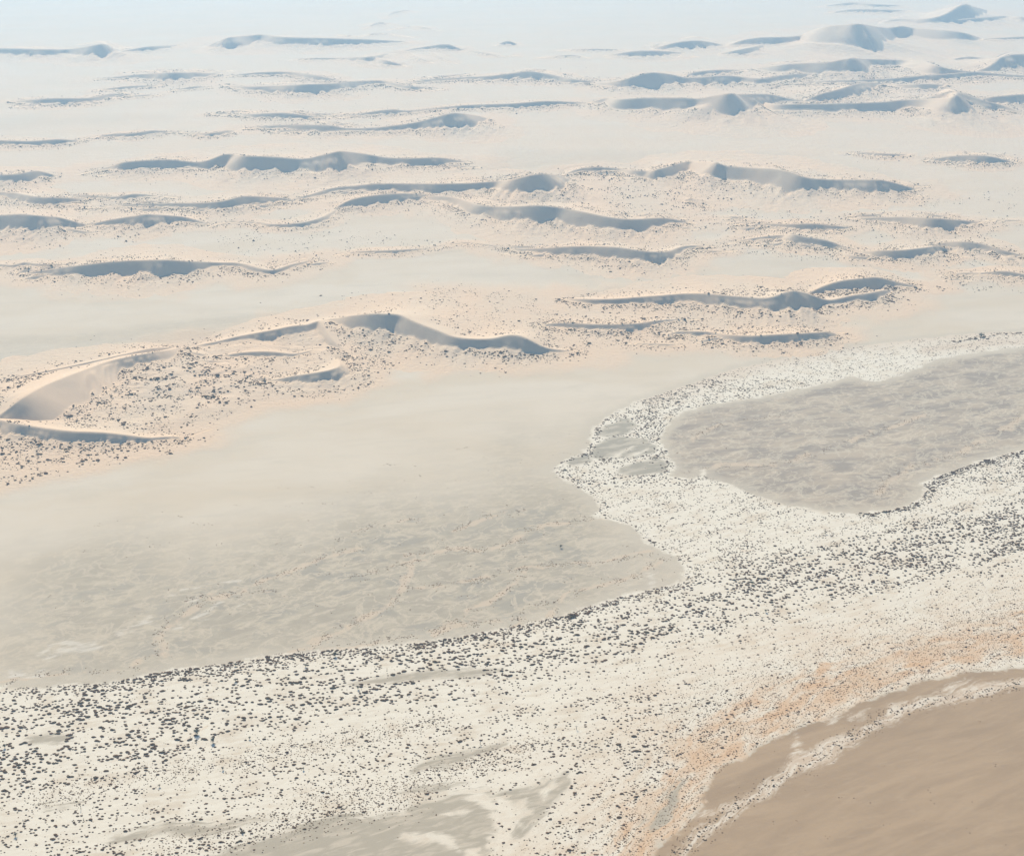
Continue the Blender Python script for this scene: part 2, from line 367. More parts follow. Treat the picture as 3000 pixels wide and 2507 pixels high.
# ------------------------------------------------------------------ dunes: crest lines (x, y, drop of the lee face), one list per ridge
DUNES = [
 [[(-60,100,8),(0,98,10),(50,99,10),(100,100,10),(140,100,8),(190,92,16),(215,89,17),(232,96,8),(248,101,1)]],
 [[(240,106,1),(300,95,7),(350,92,4),(380,88,1)]],
 [[(425,94,2),(450,82,10),(470,76,15),(510,72,12),(540,70,12),(570,74,13),(620,76,13),(700,78,11),(760,80,8),(845,85,1)]],
 [[(595,122,1),(640,118,4),(700,118,3),(730,116,6),(760,115,8),(795,108,3)],[(765,116,3),(790,122,8),(830,134,1)]],
 [[(795,110,1),(860,97,4),(915,89,9),(935,96,5),(955,103,1)],[(840,108,2),(860,118,4),(885,127,1)],[(885,106,2),(905,116,3),(935,129,1)]],
 [[(940,101,1),(990,106,4),(1030,114,2),(1062,112,1)]],
 [[(195,162,1),(250,155,4),(300,150,8),(350,148,13),(400,148,9),(450,150,2)]],
 [[(465,156,1),(520,148,5),(590,146,6),(640,152,8),(680,160,5),(700,167,1)]],
 [[(345,186,1),(400,176,4),(435,179,1)],[(190,185,1),(260,176,5),(340,174,1)]],
 [[(455,172,1),(500,176,6),(560,175,10),(620,172,15),(680,170,13),(720,166,10),(780,164,6),(810,169,6),(845,176,6),(885,177,1)]],
 [[(835,170,1),(870,163,4),(960,157,5),(1010,154,8),(1050,149,10),(1078,145,13),(1110,148,11),(1150,156,8),(1180,162,7),(1225,167,1)]],
 [[(20,207,1),(70,203,7),(120,200,9),(180,200,7),(225,191,6),(250,192,4),(278,197,1)]],
 [[(425,235,1),(480,234,2),(530,232,7),(580,230,9),(620,234,7),(650,238,3),(685,239,1)]],
 [[(690,241,1),(740,232,4),(800,223,8),(840,226,4),(900,220,4),(960,214,6),(1050,211,8),(1125,206,8),(1205,210,2)]],
 [[(495,263,1),(560,256,5),(620,254,10),(680,256,12),(700,260,8),(740,262,6),(800,257,10),(850,250,12),(890,240,19),(925,231,25),(950,232,22),(980,236,10),(1003,243,1)]],
 [[(185,281,1),(240,272,6),(270,272,7),(315,266,7),(340,268,3),(380,270,2),(430,272,6),(465,266,5),(485,268,1)]],
 [[(-60,284,6),(0,286,8),(60,288,7),(120,284,8),(150,286,5),(180,281,1)]],
 [[(1680,13,1),(1750,4,5),(1800,8,5),(1860,11,1)],[(1700,25,1),(1750,18,5),(1820,19,5),(1865,21,1)]],
 [[(1805,47,1),(1840,38,4),(1900,37,8),(1940,28,13),(1975,8,21),(1995,12,15),(2025,20,1)]],
 [[(1895,51,1),(1960,40,6),(2030,34,7),(2060,32,4),(2100,34,6),(2160,38,3)]],
 [[(1335,99,1),(1370,90,8),(1400,84,11),(1430,82,11),(1460,86,7),(1488,93,1)]],
 [[(1145,102,1),(1220,99,4),(1292,102,1)],[(1108,117,1),(1170,112,4),(1203,117,1)]],
 [[(1240,113,1),(1270,108,6),(1300,104,9),(1340,103,9),(1380,105,5),(1404,108,1)]],
 [[(1488,93,1),(1520,82,8),(1560,76,11),(1600,75,11),(1640,72,10),(1660,62,18),(1690,54,27),(1730,50,32),(1765,48,34),(1800,54,20),(1825,56,14),(1850,52,16),(1870,56,12),(1900,58,13),(1950,62,14),(1985,68,11),(2016,78,1)],[(1765,48,30),(1775,62,20),(1790,76,8),(1800,84,1)]],
 [[(1472,109,1),(1500,104,6),(1540,96,8),(1575,87,1)]],
 [[(1995,81,1),(2060,76,4),(2150,72,3)]],
 [[(1398,156,1),(1430,146,7),(1480,142,6),(1530,143,1)]],
 [[(1545,140,1),(1600,132,11),(1650,128,15),(1700,126,19),(1730,120,23),(1752,118,24),(1780,120,12),(1850,122,9),(1890,124,15),(1920,134,16),(1960,142,10),(2005,147,1)],[(1752,118,22),(1770,132,12),(1790,148,1)]],
 [[(1995,147,1),(2030,135,8),(2055,115,17),(2075,111,20),(2110,110,18),(2160,112,8)]],
 [[(1945,123,1),(1985,115,5),(2035,121,1)]],
 [[(1205,169,1),(1260,166,10),(1300,156,17),(1330,148,21),(1350,148,20),(1380,152,14),(1410,158,10),(1480,154,13),(1520,156,10),(1560,160,10),(1600,154,9),(1640,150,7),(1685,152,1)]],
 [[(1575,180,1),(1620,170,2),(1700,165,4),(1780,162,5),(1850,158,7),(1900,153,8),(1950,150,9),(2000,146,8),(2050,150,6),(2150,157,4)]],
 [[(1645,208,1),(1680,192,11),(1720,182,15),(1760,170,15),(1795,168,6),(1815,170,3),(1850,172,6),(1900,171,9),(1940,173,1)]],
 [[(1205,210,1),(1230,202,8),(1250,198,12),(1275,202,16),(1330,199,19),(1400,199,22),(1430,201,21),(1465,194,28),(1500,190,33),(1520,192,23),(1575,192,14),(1615,200,6),(1665,209,1)],[(1500,190,30),(1515,205,16),(1535,220,6),(1550,228,1)]],
 [[(1545,205,1),(1590,212,11),(1650,212,13),(1720,211,13),(1810,208,13),(1850,204,13),(1900,202,17),(1945,199,26),(1960,195,30),(1962,188,30)],[(1880,205,1),(1910,194,6),(1942,181,18),(1960,186,22),(1990,196,18),(2030,208,13),(2060,216,8),(2110,236,1)],[(1960,188,28),(1975,203,20),(1995,219,9),(2010,230,1)],[(1950,186,26),(1985,205,14),(2030,222,1)]],
 [[(1985,196,2),(2010,200,9),(2050,196,13),(2100,192,14),(2160,190,8)]],
 [[(165,356,1),(220,342,4),(250,332,14),(300,327,15),(350,326,15),(400,331,10),(430,326,14),(460,315,20),(480,315,20),(500,318,25),(560,320,23),(620,324,19),(660,317,25),(695,309,31),(720,310,25),(760,316,15),(800,322,12),(850,323,13),(900,322,11),(940,328,5),(968,332,1)],[(480,315,18),(500,328,12),(515,342,2)]],
 [[(-60,352,10),(0,357,13),(40,355,13),(70,349,13),(90,351,9),(120,361,1)]],
 [[(-60,386,5),(0,392,7),(30,394,10),(75,402,12),(130,404,11),(185,405,1)],[(136,403,1),(160,398,4),(200,400,5),(240,402,6),(275,396,8),(300,398,4),(368,405,1)]],
 [[(155,427,1),(260,418,4),(350,415,8),(420,414,12),(460,410,15),(490,402,17),(510,401,15),(560,403,9),(590,406,5),(622,415,1)]],
 [[(588,407,1),(620,402,5),(680,385,7),(720,380,9),(760,376,13),(820,375,13),(900,375,15),(960,374,13),(1020,370,14),(1050,366,24),(1090,357,31),(1120,355,29),(1145,358,14),(1172,367,1)]],
 [[(1150,359,1),(1190,344,6),(1215,341,9),(1270,344,6),(1300,347,11),(1330,349,12),(1350,346,17),(1390,334,16),(1415,330,13),(1450,330,23),(1470,332,29),(1485,338,24),(1540,343,25),(1590,345,29),(1620,352,29),(1650,362,25),(1690,366,17),(1760,367,19),(1800,367,21),(1830,372,15),(1884,387,1)],[(1470,332,26),(1485,350,14),(1500,366,1)]],
 [[(-60,446,18),(0,440,22),(40,438,26),(80,441,25),(120,444,17),(150,452,11),(180,460,2)],[(175,461,2),(220,450,10),(270,442,16),(300,438,20),(340,440,13),(380,444,9),(433,459,1)]],
 [[(430,463,1),(470,452,3),(530,454,4),(560,458,6),(620,455,8),(660,444,8),(690,428,3)],[(685,426,2),(710,412,11),(740,403,16),(800,396,15),(850,396,10),(885,401,1)]],
 [[(865,402,1),(900,400,9),(940,406,13),(980,418,17),(1020,422,19),(1050,422,23),(1100,420,28),(1150,424,25),(1200,434,25),(1250,444,23),(1300,448,21),(1360,445,13),(1400,452,4),(1425,456,1)],[(1125,421,26),(1145,434,18),(1160,450,2)]],
 [[(35,561,1),(100,551,8),(160,543,17),(220,536,21),(280,532,23),(340,531,25),(390,534,18),(440,537,8),(490,538,8),(530,548,8),(560,552,7),(600,540,6),(655,530,1)]],
 [[(-60,545,3),(0,540,5),(25,543,5),(50,536,5),(80,540,5),(150,540,3),(205,536,1)]],
 [[(685,522,1),(740,514,4),(800,512,6),(860,509,4),(890,508,2),(950,496,3),(1000,500,4),(1045,508,1)]],
 [[(1030,509,1),(1100,508,8),(1150,505,14),(1210,503,18),(1270,506,21),(1330,514,19),(1370,514,13),(1400,504,7),(1430,502,4),(1465,505,1)]],
 [[(1480,501,1),(1540,488,4),(1580,482,7),(1610,480,10),(1625,478,16),(1650,484,14),(1690,490,12),(1720,500,6),(1760,512,4),(1800,512,12),(1850,511,15),(1900,506,13),(1925,503,9),(1955,514,1)],[(1530,500,1),(1570,499,3),(1600,497,5),(1615,486,5)]],
 [[(1905,503,1),(1940,495,8),(1980,494,13),(2020,500,11),(2060,512,8),(2110,526,1)]],
 [[(1498,459,1),(1560,457,4),(1620,458,9),(1660,457,11),(1710,461,7),(1755,466,1)]],
 [[(1738,447,1),(1800,444,7),(1860,443,14),(1920,446,19),(1970,450,9),(2014,455,1)],[(2018,451,1),(2060,450,3),(2150,453,2)]],
 [[(1738,313,1),(1780,311,5),(1820,314,6),(1864,316,1)]],
 [[(1895,329,1),(1940,320,8),(1990,317,12),(2030,319,12),(2060,326,6),(2088,333,1)]],
 [[(1398,413,1),(1420,404,6),(1432,412,4),(1458,425,1)],[(1480,447,1),(1502,442,5),(1532,448,1)]],
 [[(1150,611,1),(1200,612,8),(1260,611,10),(1330,606,13),(1400,601,16),(1450,601,19),(1500,605,20),(1560,610,21),(1590,606,25),(1610,597,31),(1630,595,34),(1655,600,23),(1690,612,11),(1710,613,8),(1750,604,10),(1790,598,13),(1822,592,6)]],
 [[(1655,602,2),(1690,585,10),(1720,575,16),(1770,569,19),(1800,567,18),(1830,574,10),(1870,583,5),(1898,587,1)],[(1798,568,16),(1808,580,8),(1822,592,2)],[(1705,596,1),(1730,584,5),(1765,581,6),(1800,583,1)]],
 [[(1925,563,1),(1970,558,4),(2010,558,4),(2060,554,9),(2110,563,6)],[(1935,574,1),(1960,571,3),(1990,574,1)]],
 [[(1095,667,1),(1150,660,8),(1220,663,11),(1300,662,13),(1350,655,6),(1400,653,3),(1435,654,1)]],
 [[(1358,692,1),(1390,678,5),(1430,678,8),(1460,680,6),(1500,685,12),(1540,687,14),(1600,684,15),(1660,681,14),(1700,679,11),(1718,685,1)],[(1425,703,1),(1460,692,5),(1490,691,3)],[(1700,681,3),(1735,680,1)]],
 [[(1278,702,1),(1330,703,4),(1380,705,4),(1403,709,1)]],
 [[(745,73,1),(775,66,3),(800,69,2),(845,75,1)],[(752,56,1),(775,45,4),(795,47,2),(812,54,1)],[(790,36,1),(808,24,3),(838,20,2),(850,23,1)],[(800,60,1),(845,52,2),(870,55,3),(900,61,1)]],
 [[(1018,92,1),(1040,82,7),(1064,91,1)]],
 # the great dune on the left
 [[(-60,786,2),(0,776,3),(60,766,6),(150,748,9),(250,726,11),(310,713,9),(365,711,1)]],
 [[(-40,872,10),(0,849,18),(47,815,36),(100,786,34),(152,765,28),(210,744,18),(268,729,17),(310,722,15),(345,716,10),(366,712,4),(385,717,5),(405,723,6),(428,728,3),(448,729,1)]],
 [[(-60,850,10),(0,859,17),(35,867,22),(70,873,20),(140,882,20),(210,885,17),(257,890,12),(303,896,8),(338,894,6),(373,895,3),(390,898,1)],[(388,894,1),(412,884,2),(440,876,1)]],
 [[(380,713,1),(408,706,4),(448,698,6),(490,688,9),(548,677,15),(607,666,16),(630,665,13),(653,657,14),(681,653,8),(714,646,22),(758,642,32),(793,642,34),(819,644,32),(850,658,29),(900,678,25),(935,690,22),(1000,693,20),(1050,685,28),(1080,692,25),(1115,710,12),(1150,716,5),(1202,719,1)],[(656,658,14),(668,675,12),(680,694,9),(695,708,6),(715,722,3),(735,735,1)]],
 [[(440,733,1),(490,722,8),(548,719,10),(602,724,6),(642,717,4),(697,709,1)],[(383,741,1),(432,738,5),(470,744,1)],[(430,773,1),(470,764,3),(520,764,3),(560,773,1)]],
 [[(488,788,1),(548,780,3),(602,769,11),(653,762,18),(688,754,18),(698,744,14),(690,733,4)]],
]

def prep_ridge(pts):
    """crest samples in world space: x, y, height"""
    p = np.array(pts, float)
    x, y = ground(p[:, 0], p[:, 1])
    for it in range(3):
        R = np.sqrt(x ** 2 + y ** 2 + H * H)
        dep = np.arctan2(H, y)
        drop = p[:, 2] * K / FPX * R / (np.cos(dep) + 1.45 * np.sin(dep))
        h = drop * 1.64 + 0.25
        x, y = ground(p[:, 0], p[:, 1], h)
    R0 = np.hypot(x, y).mean()
    s = spline(np.stack([x, y, h], 1), max(R0 / 260.0, 6.0))
    # even spacing, then soften kinks
    L = np.concatenate([[0], np.cumsum(np.hypot(*np.diff(s[:, :2], axis=0).T))])
    n = max(6, int(L[-1] / max(R0 / 420.0, 5.0)))
    s = np.stack([np.interp(np.linspace(0, L[-1], n), L, s[:, k]) for k in range(3)], 1)
    for it in range(1):
        s[1:-1] = 0.25 * s[:-2] + 0.5 * s[1:-1] + 0.25 * s[2:]
    s[:, 2] = np.maximum(s[:, 2], 0.2)
    return s

class Ridge:
    def __init__(s, pts, seed):
        s.c = prep_ridge(pts)
        s.seed = seed
        d = np.gradient(s.c[:, :2], axis=0)
        L = np.hypot(d[:, 0], d[:, 1]) + 1e-9
        s.nrm = np.stack([d[:, 1] / L, -d[:, 0] / L], 1)       # towards the camera for crests drawn left to right
        s.arc = np.concatenate([[0], np.cumsum(np.hypot(*np.diff(s.c[:, :2], axis=0).T))])
        s.hm = s.c[:, 2].max()
        s.flip = 1.0
        r = 5.0 * s.hm + 30
        s.lo = s.c[:, :2].min(0) - r; s.hi = s.c[:, :2].max(0) + r
    def near(s, P):
        out_d = np.empty(len(P)); idx = np.empty(len(P), int); tt = np.empty(len(P))
        cx, cy = s.c[:, 0], s.c[:, 1]
        for a in range(0, len(P), 20000):
            Q = P[a:a + 20000]
            q = (Q[:, 0:1] - cx) ** 2 + (Q[:, 1:2] - cy) ** 2
            i = q.argmin(1)
            idx[a:a + 20000] = i
        best = np.full(len(P), 1e18); bi = idx.astype(float)
        for off in (-1, 0):
            i = np.clip(idx + off, 0, len(s.c) - 2)
            A = s.c[i, :2]; D = s.c[i + 1, :2] - A
            W = P - A
            t = np.clip((W * D).sum(1) / np.maximum((D * D).sum(1), 1e-9), 0, 1)
            e = W - t[:, None] * D
            q = (e * e).sum(1)
            m = q < best
            best = np.where(m, q, best); bi = np.where(m, i + t, bi)
        return np.sqrt(best), bi
    def soft(s, P, d):
        """height and normal of the crest averaged over the stretch that faces each point"""
        h = np.empty(len(P)); n = np.empty((len(P), 2)); ex = np.empty(len(P))
        T = np.column_stack([s.c[:, 2], s.nrm, np.ones(len(s.c))])
        for a in range(0, len(P), 20000):
            Q = P[a:a + 20000]
            q = (Q[:, 0:1] - s.c[:, 0]) ** 2 + (Q[:, 1:2] - s.c[:, 1]) ** 2
            qm = q.min(1, keepdims=True)
            w = np.exp(-(q - qm) / (2 * (0.45 * d[a:a + 20000, None] + 1.0) ** 2))
            r = w @ T
            h[a:a + 20000] = r[:, 0] / r[:, 3]; n[a:a + 20000] = r[:, 1:3] / r[:, 3:4]
            ex[a:a + 20000] = (w * (q - qm)).sum(1) / r[:, 3]
        return h, n, ex
    def height(s, P):
        w = 0.10 * s.hm
        f = 1.0 / (2.2 * s.hm + 8)
        Q = P + np.stack([fbm(P[:, 0] * f, P[:, 1] * f, 3), fbm(P[:, 0] * f + 50, P[:, 1] * f + 9, 3)], 1) * w
        d, b = s.near(Q)
        i = np.clip(b.astype(int), 0, len(s.c) - 2); t = b - i
        c = s.c[i] * (1 - t)[:, None] + s.c[i + 1] * t[:, None]
        n = s.nrm[i] * (1 - t)[:, None] + s.nrm[i + 1] * t[:, None]
        arc = s.arc[i] * (1 - t) + s.arc[i + 1] * t
        cs = ((Q - c[:, :2]) * n).sum(1) / (d + 1e-6)
        hs, ns, ex = s.soft(Q, d)
        sp = s.arc[-1] / max(len(s.c) - 1, 1)
        wgt = smooth(0.8 * sp, 4 * sp, d)
        h = c[:, 2] * (1 - wgt) + hs * wgt
        front = smooth(-0.55, 0.35, cs)
        # lee face, steep and straight, ending in lobes of an apron
        df = np.sqrt(d * d + ex * wgt * 0.45)
        fl = 1 - np.abs(pnoise((Q[:, 0] + 0.35 * Q[:, 1]) / (0.42 * s.hm + 4) + s.seed * 3, Q[:, 1] / (3.0 * s.hm + 10))) * 2.2
        fm = smooth(-0.05, 0.35, pnoise(Q[:, 0] / (3.2 * s.hm + 10) + s.seed * 7, Q[:, 1] * 0.001))
        ks = 0.78 - (0.36 if s.c[:, 1].mean() < 4300 and s.c[:, 0].mean() < -900 else 0.0) * smooth(0.40, 0.85, ns[:, 0])
        face = h - ks * df + 0.15 * h * fl * fm * smooth(0.2, 0.75, df / (h + 0.5)) * smooth(8, 25, s.hm)
        lob = pnoise((Q[:, 0] + 0.3 * Q[:, 1]) / (1.3 * s.hm + 10) + s.seed, Q[:, 1] / (5.0 * s.hm + 20))
        lob2 = pnoise((Q[:, 0] - 0.2 * Q[:, 1]) / (0.5 * s.hm + 5) + s.seed + 31, Q[:, 1] / (2.2 * s.hm + 8))
        rid = 1 - np.abs(lob) * 2.0
        rid2 = 1 - np.abs(lob2) * 2.0
        ap = h * (0.16 + 0.24 * rid + 0.10 * rid2 * smooth(0, 20, s.hm) * smooth(220, 90, s.hm)) * np.exp(-(np.maximum(d - 0.25 * h, 0) / (2.1 * h + 4)) ** 1.35)
        fr = np.maximum(face, ap)
        # windward side
        ds = np.sqrt(d * d + ex * wgt * 0.8)
        q = ds / (3.6 * h + 6)
        bk = h * np.exp(-(q ** 1.15) * 1.3)
        bk = bk + (0.09 * h * fbm(P[:, 0] / (1.2 * s.hm + 8), P[:, 1] / (0.9 * s.hm + 8), 4)) * smooth(0, 0.6, q) * np.exp(-q * 0.7)
        z = bk + (fr - bk) * front
        return z, d, front, face - ap

class Dune:
    def __init__(s, ridges, k):
        s.r = [Ridge(r, 13.7 * k + 5.1 * j) for j, r in enumerate(ridges)]
        s.lo = np.min([r.lo for r in s.r], 0); s.hi = np.max([r.hi for r in s.r], 0)
        s.hm = max(r.hm for r in s.r)
    def z(s, P):
        out = np.full(len(P), -5.0)
        for r in s.r:
            m = ((P > r.lo) & (P < r.hi)).all(1)
            if m.any():
                zz = r.height(P[m])[0]
                out[m] = np.maximum(out[m], zz)
        return out

# low side ridges that run along the big dunes
_rr = np.random.default_rng(42)
for _k, _d in enumerate(DUNES):
    c = np.array(_d[0], float)
    if c[:, 1].mean() > 590 or len(c) < 6 or c[:, 2].max() < 9: continue
    L = c[-1, 0] - c[0, 0]
    for _j in range(int(L / 62) + 1):
        x0 = _rr.uniform(c[0, 0] - 20, c[-1, 0] - 30); ln = _rr.uniform(40, 110)
        xs = np.linspace(x0, x0 + ln, 6)
        cy = np.interp(xs, c[:, 0], c[:, 1]); cw = np.interp(xs, c[:, 0], c[:, 2])
        dy = cw.max() * _rr.uniform(0.55, 1.0) + 3.5 if _rr.random() < 0.6 else -_rr.uniform(3, 7)
        w = _rr.uniform(1.5, 4.5) * (0.5 + c[:, 1].mean() / 500.0)
        prof = np.array([0.15, 0.6, 1.0, 0.85, 0.5, 0.12])
        _d.append([(float(a), float(b + dy + _rr.normal(0, 0.8)), float(w * p)) for a, b, p in zip(xs, cy, prof)])

dunes = [Dune(r, k) for k, r in enumerate(DUNES)]

HUM = [(-200,800),(150,760),(350,716),(650,668),(790,700),(770,780),(680,812),(540,830),(440,870),(300,900),(60,905),(-200,905)]
def relief0(P):
    return 0.5 * fbm(P[:, 0] / 220.0, P[:, 1] / 220.0, 3)
def hummocks(P):
    z = np.zeros(len(P))
    m = smooth(0, 110, sdf(P, G(HUM), 10.0))
    k = m > 0
    Q = P[k]
    z[k] = m[k] * (2.5 + 6.0 * fbm(Q[:, 0] / 150.0, Q[:, 1] / 110.0, 3) + 4.0 * (1 - 2.2 * np.abs(pnoise(Q[:, 0] / 85.0 + 0.2 * Q[:, 1] / 85.0, Q[:, 1] / 48.0))) * smooth(-0.3, 0.3, pnoise(Q[:, 0] / 210.0, Q[:, 1] / 210.0)))
    return z
def relief(P, dz=None):
    h = hummocks(P)
    return relief0(P) + (h if dz is None else h * np.exp(-np.maximum(dz, 0) / 4.0))

def terrain_z(P):
    out = np.zeros(len(P))
    for d in dunes:
        m = ((P > d.lo) & (P < d.hi)).all(1)
        if m.any():
            out[m] = np.maximum(out[m], d.z(P[m]) - 0.7)
    return relief(P, out) + np.maximum(out, 0), out

# ------------------------------------------------------------------ ground zones, measured on the photograph and laid on the plain
WADI = [(-80,1415),(0,1408),(100,1404),(240,1393),(350,1372),(500,1352),(620,1335),(760,1325),(900,1310),(1040,1285),(1140,1262),(1230,1236),(1300,1214),
 (1370,1200),(1402,1190),(1404,1165),(1385,1140),(1350,1124),(1318,1102),(1296,1078),(1255,1066),(1213,1057),(1228,1045),(1222,1020),(1192,1003),(1160,985),(1128,962),
 (1150,946),(1195,927),(1213,900),(1220,875),(1250,850),(1300,824),(1350,808),(1420,785),(1500,757),(1600,736),(1700,716),(1800,705),(1900,692),(2000,683),(2100,678),(2250,668),
 (2250,690),(2100,712),(2000,722),(1915,738),(1880,755),(1840,772),(1795,782),(1750,772),(1650,795),(1550,815),(1450,830),(1400,842),(1372,868),(1352,900),(1368,925),(1385,955),
 (1372,976),(1420,980),(1433,972),(1440,962),(1450,977),(1500,994),(1560,1018),(1620,1036),(1700,1049),(1780,1051),(1850,1040),(1890,1022),(1900,1002),(1890,990),(1950,965),(2010,945),(2060,930),(2100,922),
 (2250,890),(2250,1330),(2100,1366),(1967,1380),(1900,1393),(1800,1427),(1667,1480),(1600,1507),(1540,1537),(1500,1563),(1450,1603),(1436,1650),(1410,1692),(1350,1728),(1325,1770),(1290,1850),
 (600,1850),(200,1850),(-80,1850)]
STRIP = [(2250,1365),(2100,1388),(2010,1400),(1900,1428),(1820,1452),(1785,1482),(1730,1505),(1680,1528),(1640,1545),(1640,1518),(1632,1508),(1626,1520),(1625,1545),(1600,1580),(1545,1620),(1500,1640),(1440,1662),
 (1405,1690),(1440,1680),(1500,1655),(1470,1680),(1400,1730),(1340,1790),(1360,1800),(1420,1742),(1480,1698),(1540,1650),(1600,1612),(1660,1578),(1700,1562),(1740,1530),(1790,1502),(1830,1476),(1880,1460),(1960,1440),(2040,1420),(2100,1412),(2250,1395)]
ISLES = [  # grey or tan clay showing through the silt
 [(1216,925),(1225,908),(1262,893),(1320,898),(1350,915),(1340,930),(1280,938),(1230,940),(1212,938)],
 [(1262,970),(1270,958),(1310,946),(1350,938),(1370,945),(1362,970),(1300,975)],
 [(1228,893),(1240,872),(1290,858),(1310,872),(1285,888),(1250,894)],
 [(1155,950),(1175,938),(1205,932),(1210,945),(1180,958)],
 [(52,1518),(70,1508),(100,1502),(135,1507),(150,1513),(115,1522),(62,1528)],
 [(838,1575),(870,1555),(930,1545),(1000,1527),(1040,1522),(1020,1535),(950,1560),(890,1574),(845,1580)],
 [(690,1405),(760,1388),(850,1378),(960,1370),(1030,1375),(960,1388),(860,1395),(780,1402)],
 [(90,1650),(140,1642),(175,1640),(140,1655),(95,1660)],
 [(220,1710),(320,1695),(420,1685),(540,1675),(600,1672),(520,1690),(400,1712),(330,1716),(230,1725)],
 [(30,1405),(110,1388),(200,1380),(255,1385),(200,1398),(100,1404)],
 [(810,1628),(900,1610),(960,1600),(920,1616),(840,1632)],
 [(1050,1700),(1075,1650),(1030,1625),(1090,1610),(1165,1585),(1172,1605),(1140,1640),(1110,1670),(1075,1712),(1052,1720)],
 [(1315,1685),(1330,1660),(1365,1640),(1385,1612),(1400,1600),(1398,1640),(1380,1670),(1330,1705)],
 [(790,1664),(900,1632),(1000,1614),(1015,1640),(1010,1700),(1000,1760),(1000,1860),(330,1860),(430,1757),(500,1728),(560,1706),(620,1688),(700,1672)],
]
SILT_IN_ISLE = [  # white patches inside the tan flats
 [(960,1625),(1000,1612),(1020,1650),(1015,1690),(1000,1660),(975,1645)],
 [(898,1712),(915,1712),(935,1742),(920,1738),(900,1727),(865,1718),(830,1714),(880,1713)],
 [(960,1742),(975,1735),(990,1760),(960,1765)],
 [(915,1668),(950,1658),(960,1662),(920,1672)],
 [(822,1655),(832,1655),(830,1665),(823,1664)],
 [(1060,1640),(1075,1630),(1090,1650),(1065,1690),(1045,1690),(1040,1660)],
 [(1120,1655),(1140,1640),(1135,1665),(1105,1690),(1095,1692)],
 [(1112,1618),(1135,1603),(1145,1608),(1125,1630),(1118,1640)],
 [(1250,935),(1285,920),(1300,912),(1290,922),(1262,938)],[(1278,938),(1320,922),(1330,918),(1315,930),(1285,939)],
]
BROWN_FLAT = [(2300,1350),(2100,1366),(1967,1380),(1900,1393),(1800,1427),(1667,1480),(1600,1507),(1540,1537),(1500,1563),(1450,1603),(1436,1650),(1410,1692),(1350,1728),(1325,1770),(1290,1850),(1290,1950),(2500,1950),(2500,1300)]
SPOTS_WHITE = [[(1705,1470),(1715,1458),(1725,1455),(1722,1465),(1710,1480),(1700,1485)],[(1738,1475),(1750,1462),(1785,1455),(1770,1470),(1745,1478)],
 [(1905,1418),(1950,1400),(2000,1392),(1985,1408),(1920,1424)],[(1810,1455),(1860,1435),(1900,1428),(1850,1450)],[(1820,1475),(1850,1462),(1875,1462),(1840,1476)]]
PANS = [  # polygon, softness in metres, how dark and streaked (east pan)
 ([(-80,1410),(-80,1130),(200,1060),(420,1020),(640,965),(820,935),(980,900),(1150,860),(1225,840),(1500,860),(1600,1300),(1140,1500),(620,1600),(350,1650),(-80,1650)], 620, 0),
 ([(1360,900),(1395,845),(1450,830),(1550,815),(1650,795),(1750,775),(1840,765),(1900,740),(2100,712),(2300,690),(2300,900),(2100,925),(1950,965),(1890,1022),(1780,1060),(1620,1045),(1440,985),(1370,980)], 30, 1),
 ([(-80,690),(150,678),(400,650),(620,632),(760,628),(820,640),(640,660),(480,690),(300,716),(100,757),(-80,790)], 60, 0.15),
 ([(1140,612),(1200,590),(1350,577),(1600,566),(1700,570),(1660,590),(1500,603),(1300,608)], 60, 0.1),
 ([(650,394),(800,358),(960,338),(1000,300),(1300,303),(1600,312),(1900,358),(1850,374),(1700,358),(1450,328),(1200,342),(1000,367),(750,375)], 200, 0.1),
 ([(-80,240),(300,228),(420,240),(200,262),(-80,275)], 250, 0.1),
 ([(1500,520),(1700,525),(1900,540),(2100,540),(2100,560),(1700,560),(1450,545)], 160, 0),
 ([(900,545),(1200,540),(1350,560),(1150,590),(950,575)], 160, 0),
 ([(1560,395),(1750,385),(1900,410),(1750,425),(1540,430)], 120, 0.0),
]
SALT = [([(15,1360),(30,1386),(75,1382),(95,1352),(120,1340),(200,1322)], 14), ([(75,1340),(110,1325),(200,1315)], 10), ([(230,1310),(280,1285),(300,1268),(340,1245),(400,1222)], 13),
 ([(330,1290),(380,1280),(450,1235)], 9), ([(350,1218),(420,1200),(480,1190)], 6), ([(420,1270),(500,1240)], 5), ([(1290,1195),(1330,1180),(1345,1200),(1300,1208)], 12)]
BRAIDS = [([(270,1372),(330,1340),(325,1300),(400,1242),(500,1205),(620,1160),(670,1138),(760,1120)], 9), ([(640,1320),(700,1288),(780,1250),(822,1220),(838,1180),(832,1140),(920,1125),(990,1128),(1060,1105),(1080,1085),(1160,1070),(1225,1062)], 9),
 ([(560,1345),(700,1325),(800,1310),(930,1285),(1060,1268)], 8), ([(860,1203),(1000,1185),(1100,1160),(1250,1148),(1395,1120)], 6), ([(890,1300),(960,1255),(1020,1225),(1080,1175)], 8),
 ([(1060,1290),(1120,1262),(1180,1215),(1300,1180),(1370,1140)], 7), ([(720,1180),(790,1165),(860,1148)], 5), ([(1020,1330),(1080,1250),(1160,1230)], 6), ([(0,1402),(60,1388),(150,1374),(240,1382)], 6),
 ([(700,1105),(760,1080),(860,1060)], 5), ([(930,1090),(990,1060),(1080,1045)], 5), ([(380,1230),(440,1215),(560,1210)], 4), ([(1420,900),(1480,870),(1600,850)], 7), ([(1800,1010),(1850,960),(1960,930),(2060,880),(2130,830)], 9), ([(1450,960),(1600,950),(1750,900),(1900,850)], 8)]
GUIDE_A = [(-500,1560),(0,1500),(400,1440),(800,1380),(1100,1330),(1400,1270),(1700,1180),(2000,1090),(2400,980)]
